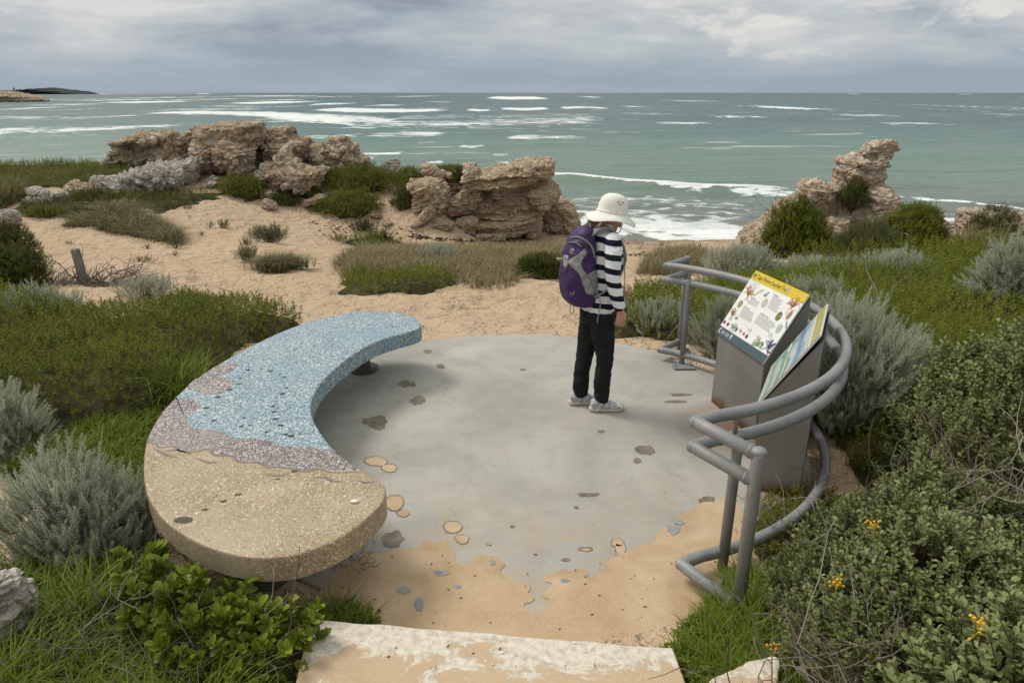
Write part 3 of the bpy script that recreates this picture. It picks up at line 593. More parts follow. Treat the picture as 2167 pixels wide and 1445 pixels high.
rock_from('rock', [(L([(1450, 570), (1480, 470), (1500, 430), (1560, 430), (1590, 390), (1620, 352), (1650, 400), (1690, 420), (1720, 450), (1800, 470), (1850, 490), (1800, 560), (1700, 590), (1650, 620), (1520, 590)]), 24.4, 1.2)], M_rock, 'pointed limestone boulder low in the middle of the big left outcrop', .036, (.17, .08), (.06, .25, .3), (.0, 0), 61)
rock_from('rock', [(L([(1745, 480), (1750, 360), (1800, 325), (1840, 320), (1870, 345), (1880, 290), (1900, 278), (1975, 282), (1985, 320), (2020, 340), (2025, 400), (2060, 410), (2085, 430), (2040, 470), (1950, 500), (1800, 500)]), 26.6, 1.2)], M_rock, 'twin topped pale pinkish limestone rock at the right end of the left outcrop', .036, (.16, .08), (.03, .25, .3), (.0, 0), 81)
rock_from('rock', [(L([(500, 560), (505, 520), (560, 500), (600, 520), (640, 545), (700, 490), (760, 480), (830, 460), (900, 455), (1000, 470), (1040, 520), (1030, 560), (950, 590), (850, 600), (780, 620), (720, 640), (660, 620), (560, 610)]), 22.0, .8)], M_pale, 'pale grey fluted limestone ridge in front of the left outcrop', .035, (.11, .05), (.0, .25, .3), (.0, 0), 101, flute=.11)
rock_from('rock', [(L([(850, 470), (880, 420), (960, 425), (1040, 430), (1090, 405), (1135, 420), (1145, 470), (1110, 505), (1040, 515), (960, 490)]), 23.4, .7)], M_pale, 'whitish limestone lump just behind the fluted grey ridge', .04, (.11, .05), (.0, .25, .3), (.0, 0), 121, flute=.08)
small = [([(165, 600), (190, 580), (240, 590), (300, 640), (320, 660), (260, 650)], 19.6, .35, 'slanting white slab among low shrubs at the left'), ([(300, 640), (320, 605), (360, 605), (380, 640), (350, 665)], 20., .3, 'small pale rock right of the slanting white slab'),
         ([(120, 660), (160, 630), (240, 640), (270, 670), (200, 680)], 18.8, .3, 'flat pale rock in front of the slanting white slab'), ([(385, 560), (420, 540), (500, 570), (520, 600), (440, 610), (390, 590)], 22.5, .4, 'brownish rock left of the fluted grey ridge'),
         ([(780, 735), (800, 705), (850, 720), (905, 755), (860, 770), (800, 755)], 18.0, .3, 'white rock half buried at the edge of the dry scrub'), ([(-40, 810), (-20, 710), (40, 705), (85, 740), (80, 790), (30, 815)], 15.6, .5, 'grey rock at the left edge beside the sand slope'),
         ([(1480, 690), (1490, 645), (1520, 650), (1570, 690), (1550, 710)], 20.8, .3, 'small tan rock on sand below the pointed boulder'), ([(1130, 570), (1180, 545), (1230, 555), (1210, 590), (1150, 590)], 22.6, .35, 'pale stone between green shrubs below the tallest rock'),
         ([(1180, 545), (1200, 515), (1240, 530), (1230, 560)], 23., .35, 'pinkish stone at the foot of the tallest rock'), ([(1480, 610), (1510, 590), (1560, 600), (1570, 640), (1500, 650)], 22.8, .4, 'tan stone below the pointed boulder beside dark shrubs'),
         ([(1690, 680), (1740, 640), (1840, 620), (1850, 660), (1760, 690)], 23.2, .5, 'low tan ledge where the sand meets the left outcrop'), ([(500, 500), (560, 492), (630, 500), (610, 515), (520, 512)], 25., .3, 'flat whitish stone on the green headland')]
def gy(poly, T):
    v = max(p_[1] for p_ in poly); return ong(np.mean([p_[0] for p_ in poly]), v - 1)[1] + T * .5
for i, (q, y, T, lb) in enumerate(small): rock_from('rock', [(L(q), gy(L(q), T), T)], M_pale if i not in (3, 6, 9, 10) else M_rock, lb, .03, (.06, .035), (0, 0, 0), (0, 0), 140 + i)
# middle layered outcrop (crop 600,280 scale 3.01)
Q = lambda pts: [(600 + a / 3.01, 280 + b / 3.01) for a, b in pts]
rock_from('rock', [(Q([(960, 620), (1000, 540), (1080, 440), (1180, 380), (1240, 280), (1290, 240), (1390, 215), (1440, 225), (1500, 180), (1600, 165), (1700, 165), (1700, 225), (1690, 290), (1740, 330), (1755, 400), (1700, 440), (1640, 480), (1620, 560), (1540, 620), (1400, 660), (1300, 660), (1100, 650)]), 24.8, 1.5),
                   (Q([(1240, 290), (1390, 225), (1500, 190), (1700, 170), (1698, 260), (1620, 310), (1500, 350), (1340, 370), (1240, 350)]), 23.6, 1.1),
                   (Q([(1530, 340), (1640, 330), (1752, 370), (1752, 410), (1690, 460), (1640, 490), (1560, 420)]), 23.5, .8),
                   (Q([(1060, 640), (1160, 600), (1240, 560), (1420, 545), (1520, 510), (1620, 505), (1615, 560), (1540, 620), (1400, 665), (1290, 670)]), 23.6, .9),
                   (Q([(900, 330), (960, 270), (1060, 250), (1180, 290), (1220, 500), (1000, 560), (900, 520)]), 24.6, .9), (Q([(960, 480), (1010, 440), (1100, 400), (1150, 340), (1160, 210), (1200, 195), (1235, 220), (1270, 340), (1260, 440), (1180, 500), (1060, 530)]), 23.6, .9)],
          M_strata, 'layered ledges of tan limestone with a sandy hollow, on the beach in the middle', .04, (.07, .035), (.17, .2, .35), (-.10, .0), 201)
rock_from('rock', [(Q([(800, 340), (810, 300), (870, 300), (940, 285), (1020, 300), (1060, 350), (1070, 420), (1020, 460), (960, 480), (900, 480), (840, 440), (830, 380)]), 23.0, .8), (Q([(880, 230), (900, 195), (960, 220), (1040, 270), (1020, 290), (930, 275)]), 23.6, .5)], M_strata, 'slanting grey and tan slab left of the layered ledges', .035, (.08, .04), (.12, .2, .3), (-.35, 0), 221)
rock_from('rock', [(Q([(1600, 590), (1630, 500), (1700, 440), (1760, 420), (1800, 440), (1860, 490), (1920, 545), (1850, 565), (1700, 580)]), 26.2, .9)], M_strata, 'dark brown seaward toe of the layered ledges at the surf', .04, (.1, .05), (.05, .3, .2), (.3, 0), 231)
for i, (q, y, T, lb) in enumerate([([(1075, 610), (1090, 560), (1150, 540), (1220, 540), (1240, 570), (1200, 620), (1130, 640)], 21.9, .5, 'honeycombed tan boulder on the beach before the layered ledges'), ([(860, 560), (870, 510), (930, 460), (965, 480), (960, 540), (900, 590)], 22.6, .4, 'tan boulder with upright top left of the honeycombed boulder'),
      ([(930, 600), (960, 570), (1010, 560), (1090, 565), (1080, 600), (990, 605), (950, 610)], 22., .3, 'flat layered stone left of the honeycombed boulder'), ([(550, 540), (560, 500), (600, 495), (635, 540), (610, 560)], 20.6, .3, 'tan stone beside the green bush above the beach'), ([(620, 590), (650, 565), (700, 570), (690, 600)], 20.4, .22, 'small tan stone lying on the beach sand'),
      ([(620, 390), (650, 335), (700, 340), (690, 390)], 24., .3, 'pale stone between dark green shrubs on the middle ridge'), ([(505, 420), (520, 400), (570, 400), (560, 425)], 22.2, .25, 'small white stone under the dark green shrub'), ([(800, 600), (830, 570), (880, 560), (900, 590), (850, 605)], 21.8, .25, 'low tan rubble stone below the slanting slab'),
      ([(660, 200), (690, 165), (740, 175), (770, 210), (720, 225)], 25.6, .4, 'white rounded rock behind the silver shrub on the ridge')]):
    rock_from('rock', [(Q(q), gy(Q(q), T), T)], M_strata if i != 8 and i != 6 else M_pale, lb, .03, (.06, .045), (0, 0, 0), (0, 0), 240 + i)
# right pinnacle (crop 1500,260 scale 3.141)
B = lambda pts: [(1500 + a / 3.141, 260 + b / 3.141) for a, b in pts]
rock_from('rock', [(B([(840, 400), (850, 340), (880, 240), (950, 215), (1010, 205), (1040, 160), (1100, 120), (1180, 112), (1230, 135), (1242, 150), (1220, 170), (1185, 180), (1150, 215), (1180, 250), (1175, 290), (1110, 325), (1150, 350), (1175, 390), (1150, 420), (1000, 460), (860, 450)]), 20.6, .65),
                   (B([(1005, 205), (1045, 158), (1100, 118), (1185, 110), (1242, 148), (1180, 180), (1080, 215)]), 20.4, .45),
                   (B([(740, 600), (830, 540), (1000, 440), (1130, 400), (1190, 450), (1215, 510), (1200, 560), (1240, 600), (1230, 660), (1100, 720), (950, 780), (800, 760), (760, 680)]), 20.6, 1.0),
                   (B([(605, 480), (640, 420), (690, 380), (750, 378), (780, 400), (850, 400), (920, 420), (900, 520), (860, 600), (740, 600), (640, 520)]), 20.5, .8),
                   (B([(1010, 560), (1060, 470), (1130, 430), (1195, 470), (1210, 530), (1190, 580), (1235, 620), (1100, 690), (980, 680)]), 19.9, .6),
                   (B([(760, 640), (880, 620), (910, 660), (880, 760), (820, 770), (780, 720)]), 19.6, .5)], M_pinn, 'tall leaning limestone pinnacle with a beak shaped top by the sea', .035, (.11, .05), (.05, .15, .3), (.05, 0), 301)
rock_from('rock', [(B([(160, 860), (165, 800), (240, 740), (340, 670), (420, 600), (500, 540), (520, 510), (600, 490), (680, 560), (600, 700), (450, 860), (300, 880)]), 20.8, .9)], M_pinn, 'long grey flank of rock sloping to the beach left of the pinnacle', .04, (.1, .06), (.06, .2, .3), (.3, 0), 321)
rock_from('rock', [(B([(1690, 760), (1710, 620), (1750, 580), (1830, 570), (1900, 580), (1960, 600), (2010, 585), (2100, 600), (2160, 640), (2160, 780), (1800, 780)]), 19.6, .9)], M_pinn, 'blocky brown rock at the right edge above the surf', .04, (.09, .05), (.05, .2, .3), (0, 0), 341)
rock_from('rock', [(B([(1500, 780), (1540, 730), (1600, 705), (1660, 740), (1690, 780)]), 19.4, .4)], M_pinn, 'low rock between the bushy tree and the blocky brown rock', .035, (.07, .04), (.05, .2, .3), (0, 0), 351)
rock_from('rock', [(B([(1530, 700), (1545, 630), (1575, 640), (1590, 690), (1570, 740)]), 20.2, .35)], M_pinn, 'dark rock showing right of the big green bush', .035, (.07, .04), (.05, .2, .3), (0, 0), 355)
# far shore
rock_from('rock', [([(-160, 214), (-100, 196), (-20, 194), (20, 195), (50, 200), (80, 206), (92, 214), (60, 219), (-60, 221)], 420., 12)], M_rock, 'low rocky point standing in the sea at the far left', .5, (.8, .4), (.4, 1.2, .6), (0, 0), 361, ground=False)
def island():
    g = Geo(); pillow(g, [(-140, 203), (-90, 196), (-20, 194), (60, 191), (95, 186), (130, 189), (170, 193), (195, 197), (190, 203)], 2400., 60)
    me = remesh(g, 3., 1); V, N = meshnp(me); V = V + N * ((fbm(V * .03, 4, 3) - .5) * 9)[:, None]; me.vertices.foreach_set('co', V.ravel()); me.update()
    tag(link(me, 'island', plain('island_scrub', (.052, .062, .066), .95, .05, .3, .02, .3, 3.)), kind='structure')
    x, y, z = ony(30, 192, 2380.); V, F = loft([((x, y, z - 4), (2.2, 0, 0), (0, 2.2, 0)), ((x, y, z + 6), (1.9, 0, 0), (0, 1.9, 0)), ((x, y, z + 6), (2.6, 0, 0), (0, 2.6, 0)), ((x, y, z + 7.5), (2.6, 0, 0), (0, 2.6, 0)), ((x, y, z + 7.5), (1.4, 0, 0), (0, 1.4, 0)), ((x, y, z + 10), (1., 0, 0), (0, 1., 0))], 10)
    tag(Geo().add(V, F).obj('tower', plain('tower_grey', (.09, .095, .105), .9)), 'tiny grey tower on the far island at the left horizon', 'tower')
island()
rock_from('rock', [([(-50, 1285), (-36, 1228), (0, 1208), (30, 1222), (44, 1250), (36, 1278), (0, 1292)], 2.35, .12)], M_pale, 'whitish limestone rock at the bottom left corner among grass', .012, (.03, .015), (0, 0, 0), (0, 0), 371)
# ------------------------------------------------------------------ foliage templates
def leaf(L, W, fold=.12, bend=.15, q=0, blunt=.55):
    """one leaf along +X, face up"""
    if q == 0:
        V = np.array([(0, 0, 0), (blunt * L, W / 2, fold * W), (L, 0, -bend * L), (blunt * L, -W / 2, fold * W)]); return V, [np.array([(0, 1, 2), (0, 2, 3)])]
    V = np.array([(0, 0, 0), (.35 * L, .38 * W, fold * W), (.72 * L, .5 * W, fold * W - bend * L * .4), (L, .16 * W, -bend * L), (L, -.16 * W, -bend * L), (.72 * L, -.5 * W, fold * W - bend * L * .4), (.35 * L, -.38 * W, fold * W), (.35 * L, 0, 0), (.72 * L, 0, -bend * L * .5)])
    return V, [np.array([(0, 7, 1), (0, 6, 7)]), np.array([(7, 8, 2, 1), (6, 5, 8, 7), (8, 4, 3, 2)]), np.array([(8, 5, 4)])]
def rotm(az, el, roll=0):
    ca, sa, ce, se = math.cos(az), math.sin(az), math.cos(el), math.sin(el)
    X = np.array((ca * ce, sa * ce, se)); Y = np.array((-sa, ca, 0)); Z = np.cross(X, Y)
    cr, sr = math.cos(roll), math.sin(roll); return np.stack([X, cr * Y + sr * Z, -sr * Y + cr * Z], -1)
def sprig(n, H, L, W, e0, e1, q, rg, stem=.0, taper=.5, bare=.15, blunt=.55, fold=.12, bend=.15, tip=0.):
    g = Geo(); az = rg.random() * 6; lean = rg.normal(0, .12, 2)
    def at(t): return np.array((lean[0] * H * t * t, lean[1] * H * t * t, H * t))
    if stem: V, F = tube([at(t) for t in (0, .5, 1)], [stem, stem * .8, stem * .4], 3, False); g.add(V, F, 0, .0)
    for k in range(n):
        t = bare + (1 - bare) * (k + .5) / n; az += 2.4 + rg.normal(0, .3); el = e0 + (e1 - e0) * t + rg.normal(0, .18); s = (1 - (1 - taper) * t) * rg.uniform(.8, 1.2)
        V, F = leaf(L * s, W * s, fold, bend, q, blunt); V = V @ rotm(az, el, rg.normal(0, .3)).T + at(t); g.add(V, F, 0, (1 - tip) * rg.random() + tip * t ** 1.5 + 1e-3)
    V = np.concatenate(g.V); byk = {}
    for f, _ in g.F: byk.setdefault(f.shape[1], []).append(f)
    return V, [np.concatenate(f) for f in byk.values()], np.concatenate(g.R)
def scatter(g, temps, pos, axis, sc, tint, rg, mi=0, amp=.5):
    n = len(pos); which = rg.integers(0, len(temps), n); Z = norm(axis); a = rg.random(n) * 2 * np.pi
    ref = np.where(abs(Z[:, :1]) < .9, np.array([[1., 0, 0]]), np.array([[0, 1., 0]])); U = norm(np.cross(Z, ref)); Wv = np.cross(Z, U)
    X = np.cos(a)[:, None] * U + np.sin(a)[:, None] * Wv; Y = np.cross(Z, X)
    R = np.stack([X, Y, Z], -1) * np.asarray(sc, float).reshape(-1, 1, 1)
    for k, (V, F, r) in enumerate(temps):
        m = which == k; c = m.sum()
        if not c: continue
        P = np.einsum('nij,vj->nvi', R[m], V) + pos[m][:, None, :]
        rr = np.where(r[None] == 0, 0, np.clip(.12 + .85 * (r[None] * amp + tint[m][:, None] * (1 - amp)), .06, 1))
        off = (np.arange(c) * len(V))[:, None, None]
        g.add(P.reshape(-1, 3), [(f[None] + off).reshape(-1, f.shape[1]) for f in F], mi, rr.ravel())
RG = np.random.default_rng(7)
def fam(k, *a, **kw): return [sprig(*a, rg=np.random.default_rng(100 + k * 13 + i), **kw) for i in range(6)]
T_green = fam(1, 12, .085, .026, .017, .2, .9, 0)
T_greenN = fam(2, 13, .09, .024, .017, .1, .9, 1, stem=.0015)
T_silver = fam(3, 26, .17, .032, .0062, .5, 1.15, 0, stem=.0022, taper=.75, blunt=.5, bare=.25)
T_silverN = fam(4, 60, .20, .026, .0052, .35, 1.1, 0, stem=.0022, taper=.7, blunt=.5, bare=.2)
T_salt = fam(5, 16, .14, .036, .020, .2, 1.1, 1, stem=.0024, taper=.6, blunt=.7, bare=.2, tip=.55)
T_succ = fam(6, 9, .12, .056, .034, .3, 1.0, 1, stem=.004, taper=.9, blunt=.7, bare=.45, fold=.2, bend=.05)
T_low = fam(7, 9, .03, .022, .018, .0, .6, 0)
def mid_in(P, pts):
    x, y = pts[:, 0], pts[:, 1]; ins = np.zeros(len(pts), bool); D = np.full(len(pts), 1e9); n = len(P)
    for i in range(n):
        a, b = P[i], P[(i + 1) % n]
        c = ((a[1] > y) != (b[1] > y)) & (x < (b[0] - a[0]) * (y - a[1]) / (b[1] - a[1] + 1e-12) + a[0]); ins ^= c
        ab = b - a; t = np.clip(((pts - a) @ ab) / (ab @ ab + 1e-12), 0, 1); D = np.minimum(D, np.linalg.norm(pts - a - t[:, None] * ab, axis=1))
    return ins, D
def canopy(poly, hmax, ew, temps, dens, mats, rg, up=.9, y0=4., lump=1.3, seed=0, rs=1., ground=None, coreh=.62, wave=.45, gap=0.):
    """a mat or thicket over a footprint: domed height field, a litter core under it, sprigs through its upper shell. Returns Geo (mat 0 leaves, 1 core)"""
    P = np.asarray(poly)[:, :2]; P = catmull(P, 4, True); lo, hi = P.min(0), P.max(0); gz = ground or TZ
    def H(p):
        ins, D = mid_in(P, p)
        if gap: ins &= n2(p[:, 0], p[:, 1], .9, 3, seed + 21) + np.clip(D, 0, 1) * .08 > gap
        e = np.clip(D / ew, 0, 1); hh = hmax * np.sqrt(np.clip(e * (2 - e), 0, 1)) * (1 - wave + 2 * wave * (n2(p[:, 0], p[:, 1], lump, 3, seed) - .08))
        return np.where(ins, hh, 0), ins, D
    A = (hi - lo).prod(); N = int(min(A * dens * 1.6, 400000)); p = lo + rg.random((N, 2)) * (hi - lo)
    rel = np.maximum(p[:, 1] / y0, .6); p = p[rg.random(N) < np.minimum(1, .62 / rel ** 1.5)]
    h, ins, D = H(p); p, h, D = p[ins], h[ins], D[ins]; ok = (rg.random(len(p)) < .35 + D / (ew * .35)); p, h = p[ok], h[ok]
    e = .04; hx = H(p + (e, 0))[0]; hy = H(p + (0, e))[0]
    sl = np.c_[-(hx - h) / e, -(hy - h) / e, np.ones(len(p))]; sl[:, :2] = np.clip(sl[:, :2], -1.6, 1.6)
    ax = norm(norm(sl) * .7 + np.c_[rg.normal(0, .32, (len(p), 2)), np.full(len(p), up)])
    rel = np.maximum(p[:, 1] / y0, .75); s = rs * rel ** .75 * rg.uniform(.75, 1.25, len(p))
    z = gz(p[:, 0], p[:, 1]) + np.maximum(h - .075 * s * rg.uniform(.2, 1.8, len(p)), 0)
    tint = np.clip(n2(p[:, 0], p[:, 1], 2.2, 4, seed + 3) * 1.7 - .35 + rg.normal(0, .12, len(p)), 0, 1)
    g = Geo(); scatter(g, temps, np.c_[p, z], ax, s, tint, rg)
    st_ = max(.06, min(.3, (hi[1] + lo[1]) / 2 / 60)); nx, ny = (np.ceil((hi - lo) / st_).astype(int) + 1)
    gx, gy = np.meshgrid(lo[0] + np.arange(nx) * st_, lo[1] + np.arange(ny) * st_); q = np.c_[gx.ravel(), gy.ravel()]
    h, ins, D = H(q); zz = gz(q[:, 0], q[:, 1]) + np.where(ins, h * coreh - .02, -.05)
    i = (np.arange(ny - 1)[:, None] * nx + np.arange(nx - 1)[None]).ravel(); F = np.stack([i, i + 1, i + nx + 1, i + nx], -1); F = F[ins[F].any(1)]
    us, inv = np.unique(F, return_inverse=True); g.add(np.c_[q, zz][us], inv.reshape(F.shape), 1, .5)
    return g, H
def twigs(n, c, spread, L, r, rg, up=.5, seg=5, flat=.35, g=None, fork=2):
    g = g or Geo(); c = np.asarray(c, float)
    for i in range(n):
        p = c + rg.normal(0, 1, 3) * np.array((spread[0], spread[1], spread[2])); d = norm(np.append(rg.normal(0, 1, 2), rg.normal(up, flat))); pts = [p]; l = L * rg.uniform(.4, 1.2) / seg
        for k in range(seg): d = norm(d + rg.normal(0, .28, 3)); p = p + d * l; pts.append(p)
        v = rg.random(); V, F = tube(pts, np.linspace(r, r * .3, seg + 1) * rg.uniform(.6, 1.2), 4, False); g.add(V, F, 0, v)
        for f in range(fork):
            k = rg.integers(1, seg); p = pts[k]; d = norm(pts[k + 1] - pts[k] + rg.normal(0, .6, 3)); q = [p]
            for _ in range(3): d = norm(d + rg.normal(0, .3, 3)); p = p + d * l * .8; q.append(p)
            V, F = tube(q, np.linspace(r * .55, r * .2, 4), 3, False); g.add(V, F, 0, v)
    return g
def blades(g, pos, L, w, lean, rg, mi=0, tint=None, curve=1., seg=4, heads=0.):
    n = len(pos); a = rg.random(n) * 2 * np.pi; d = np.c_[np.cos(a), np.sin(a), np.zeros(n)]; sd_ = np.c_[-np.sin(a), np.cos(a), np.zeros(n)]
    L = np.asarray(L) * rg.uniform(.5, 1.25, n); le = lean * rg.uniform(.3, 1.5, n); rows = []
    for k in range(seg + 1):
        t = k / seg; c = pos + (L * t)[:, None] * (np.array((0, 0, 1.)) * (1 - .42 * curve * t * np.minimum(le, 1.2))[:, None] + d * (le * (.25 + .75 * t * curve))[:, None]); ww = w * (1 - t ** 2 * .92)
        rows += [c - sd_ * np.reshape(ww, (-1, 1)), c + sd_ * np.reshape(ww, (-1, 1))]
    V = np.stack(rows, 1); m = 2 * (seg + 1); F = np.concatenate([np.array([(2 * k, 2 * k + 1, 2 * k + 3, 2 * k + 2)]) for k in range(seg)])
    r = np.clip(.1 + .85 * ((rg.random(n) if tint is None else tint * .55 + rg.random(n) * .45)), .02, 1)
    g.add(V.reshape(-1, 3), (F[None] + (np.arange(n) * m)[:, None, None]).reshape(-1, 4), mi, np.repeat(r, m)); return g
def sample(poly, n, rg):
    P = np.asarray(poly)[:, :2]; lo, hi = P.min(0), P.max(0); p = lo + rg.random((n * 3, 2)) * (hi - lo); ins, D = mid_in(P, p); return p[ins][:n], D[ins][:n]
PX = lambda pts: [ong(*q) for q in pts]
def bush(name, label, cat, u, vb, wpx, hpx, temps, mats, n, rs=1., group=None, deep=.8, seed=0, up=.7, lump=.28, ground=None, yy=None, core=.70):
    rg = np.random.default_rng(500 + seed)
    p0 = ong(u, vb) if yy is None else ony(u, vb, yy); s = np.linalg.norm(p0 - (0, 0, CAMH)) / FPX; rx = wpx * s / 2; ry = rx * deep; H = max(hpx * s * .95 - .10 * rs, hpx * s * .4)
    c = p0 + (0, ry * .75, 0)
    if yy is None: c[2] = TZ(c[0], c[1]) * .5 + p0[2] * .5
    root = empty(name, tuple(c), label, cat, 0, group)
    z = rg.random(n) ** .8; a = rg.random(n) * 2 * np.pi; dr_ = np.c_[np.cos(a) * np.sqrt(1 - z * z), np.sin(a) * np.sqrt(1 - z * z), z]
    rad = 1 + lump * 2 * (fbm(dr_ * 2.1 + seed, 3, seed) - .5) + lump * 1.2 * (fbm(dr_ * 5 + seed, 2, seed + 1) - .5); rad *= 1 - .28 * rg.random(n) ** 1.5
    P = dr_ * rad[:, None] * (rx, ry, H); P[:, 2] -= .04 * H
    ax = norm(norm(dr_ / (rx, ry, H)) * .8 + np.c_[rg.normal(0, .3, (n, 2)), np.full(n, up)])
    tint = np.clip(fbm(dr_ * 2.6 + seed * 1.7, 3, seed + 5) * 1.6 - .3 + rg.normal(0, .1, n), 0, 1)
    g = Geo(); scatter(g, temps, P, ax, rs * rg.uniform(.75, 1.25, n), tint, rg); g.obj('foliage', mats[0], root)
    th = np.linspace(-.3, np.pi / 2 - .05, 9); V, F = loft([((0, 0, math.sin(t)), (math.cos(t), 0, 0), (0, math.cos(t), 0)) for t in th], 22)
    V = V * (1 + lump * 2 * (fbm(norm(V) * 2.1 + seed, 3, seed) - .5))[:, None] * core * np.array((rx, ry, H)); b = Geo().add(V, F, 1)
    twigs(10, (0, 0, H * .25), (rx * .3, ry * .3, H * .1), H * 1.1, max(.005, H * .012), rg, 1., 4, .3, b, 1); b.obj('branches', [M_twig, mats[1]], root)
    return root
# ------------------------------------------------------------------ ground cover and grass ("stuff")
def cover(label, poly, h, ew, temps, dens, mats, seed, cat='ground cover', name='ground_cover', **kw):
    g, _ = canopy(poly, h, ew, temps, dens, mats, np.random.default_rng(900 + seed), seed=seed, **kw)
    return tag(g.obj(name, mats), label, cat, None, 'stuff')
GC = [M_green, M_core]
cover('low green leafy ground cover spreading between the sand slope and the curved bench', PX([(-260, 610, .3), (-60, 606, .3), (60, 608, .3), (140, 630, .3), (230, 642, .28), (310, 640, .25), (370, 624, .2), (430, 628, .2), (500, 648, .15), (570, 662, .1), (648, 692, .05), (600, 712, .05), (520, 745), (450, 795), (400, 838), (330, 866), (150, 915), (40, 935), (-100, 940), (-300, 900)]), .40, .55, T_green, 900, GC, 1, y0=5., lump=1.1)
cover('bright green leafy ground cover on the slope beyond the curved rail', [(1.0, 6.75), (1.1, 7.4), (1.35, 8.4), (1.9, 9.0), (2.7, 9.3), (3.2, 10.4), (4.5, 11), (6, 12), (9, 13), (13, 12), (14, 8), (11, 5), (7, 4.2), (4.6, 4.4), (3.3, 4.9), (2.6, 5.3), (2.35, 5.9), (1.95, 6.4), (1.5, 6.75)], .36, .5, T_green, 700, [M_bright, M_core], 2, y0=5., lump=.8, rs=1.1)
cover('mown looking short grass and clover left of the sandy bench end', PX([(0, 1010), (60, 930), (140, 905), (330, 860), (345, 920), (320, 1000), (330, 1080), (200, 1060), (80, 1050)]), .06, .1, T_low, 2600, [M_grass, M_core], 3, 'grass', 'short_grass', y0=3.5, coreh=.2)
cover('dark green scrub across the far left headland', PX([(-120, 350), (0, 352), (120, 352), (240, 350), (320, 352), (330, 372), (250, 385), (190, 390), (150, 400), (20, 405), (-120, 420)]), .2, .5, T_green, 900, [M_green, M_core], 4, y0=5., rs=.7)
cover('brown and green scrub below the pale ridge at the left', PX([(40, 432), (160, 420), (260, 415), (380, 420), (420, 430), (330, 450), (270, 452), (180, 460), (80, 462)]), .2, .5, T_green, 900, [M_dkgreen, M_core], 5, y0=5., rs=.7, gap=.47)
cover('dark green mat along the foot of the pale fluted ridge', PX([(200, 405), (300, 415), (400, 412), (520, 410), (560, 400), (620, 425), (600, 436), (500, 418), (430, 424), (330, 432), (220, 425)]), .22, .5, T_green, 900, [M_green, M_core], 6, y0=5., rs=.7, gap=.42)
cover('bright green mat at the front edge of the dry grass island', PX([(722, 600), (740, 592), (830, 590), (900, 588), (960, 598), (940, 612), (860, 624), (760, 622)]), .24, .22, T_green, 700, [M_green, M_core], 7, y0=5.)
cover('green scrub on the slope below the leaning pinnacle', PX([(1640, 535), (1700, 520), (1800, 530), (1900, 545), (2000, 545), (2160, 525), (2250, 540), (2200, 580), (2000, 570), (1900, 565), (1790, 556), (1700, 556)]), .4, .5, T_green, 420, [M_green, M_core], 8, y0=5., rs=1.1)
cover('low green plants in the sand patch above the beach', PX([(720, 512), (780, 500), (850, 515), (820, 524), (750, 522)]), .18, .3, T_green, 600, [M_bright, M_core], 9, y0=5.)
cover('tangled green plants filling the ground outside the rail below the big silver shrub', [(2.22, 3.6), (2.3, 4.2), (2.35, 4.9), (2.6, 5.2), (3.2, 5.0), (3.4, 4.4), (3.0, 3.9), (2.6, 3.3), (2.3, 3.2)], .3, .3, T_green, 900, GC, 10, y0=4.)
# near grass, bottom left and bottom right
def grass(label, poly, n, L, w, lean, mt, seed, name='grass', core=True, clover=0, curve=1., y0=2.5):
    rg = np.random.default_rng(700 + seed); p, D = sample(poly, n, rg); k = np.maximum(p[:, 1] / y0, .8) ** .6; pos = np.c_[p, TZ(p[:, 0], p[:, 1]) - .01]
    fl = np.clip(.35 + D / .25, 0, 1) * (.55 + .9 * n2(p[:, 0], p[:, 1], 2.5, 3, seed)); g = Geo()
    blades(g, pos, L * fl * k, (w * k)[:], lean, rg, 0, n2(p[:, 0], p[:, 1], 3, 3, seed + 1), curve)
    if clover:
        p, D = sample(poly, clover, rg); scatter(g, T_low, np.c_[p, TZ(p[:, 0], p[:, 1]) + rg.uniform(0, .05, len(p))], np.c_[rg.normal(0, .3, (len(p), 2)), np.ones(len(p))], rg.uniform(.7, 1.3, len(p)), rg.random(len(p)), rg)
    return tag(g.obj(name, [mt]), label, 'grass', None, 'stuff')
LG = [(-.68, 2.38), (-.62, 2.62), (-.8, 2.72), (-1.05, 2.6), (-1.3, 2.62), (-1.5, 2.75), (-1.75, 2.9), (-2.3, 2.9), (-2.9, 2.6), (-2.9, 1.3), (-.88, 1.3), (-.93, 2.1), (-.9, 2.36)]
grass('lush long green grass in the bottom left corner beside the step', LG, 9500, .24, .0036, .75, M_grass, 1, clover=5200)
grass('long green grass around the near foot of the rail', [(.66, 2.34), (.78, 2.52), (.95, 2.72), (1.15, 2.95), (1.35, 2.9), (1.3, 2.4), (1.1, 1.9), (.85, 1.5), (.72, 1.6), (.70, 2.2)], 4200, .22, .0034, .7, M_grass, 2, clover=900)
grass('thin green grass edging the lawn left of the bench', PX([(0, 1000), (150, 900), (330, 850), (330, 980), (330, 1090), (150, 1080)]), 5000, .10, .003, .7, M_grass, 3)
DG = dict(core=False, y0=4.)
grass('dry straw coloured dune grass on the island of scrub in the sand', PX([(700, 560), (740, 535), (850, 528), (950, 535), (1080, 528), (1170, 530), (1160, 560), (1130, 590), (1060, 614), (980, 608), (900, 592), (780, 596), (715, 580)]), 15000, .15, .0042, 1.0, M_dry, 4, 'dune_grass', **DG)
grass('sparse dry grass behind the scrub island near the beach', PX([(900, 528), (1000, 522), (1120, 522), (1200, 528), (1200, 545), (1000, 540)]), 3000, .11, .004, .9, M_mix, 5, 'dune_grass', **DG)
grass('straggly brown and green grass on the left dune', PX([(150, 470), (200, 440), (280, 440), (330, 470), (385, 500), (385, 512), (300, 500), (220, 490), (130, 478)]), 3000, .17, .0045, 1.2, M_mix, 6, 'dune_grass', **DG)
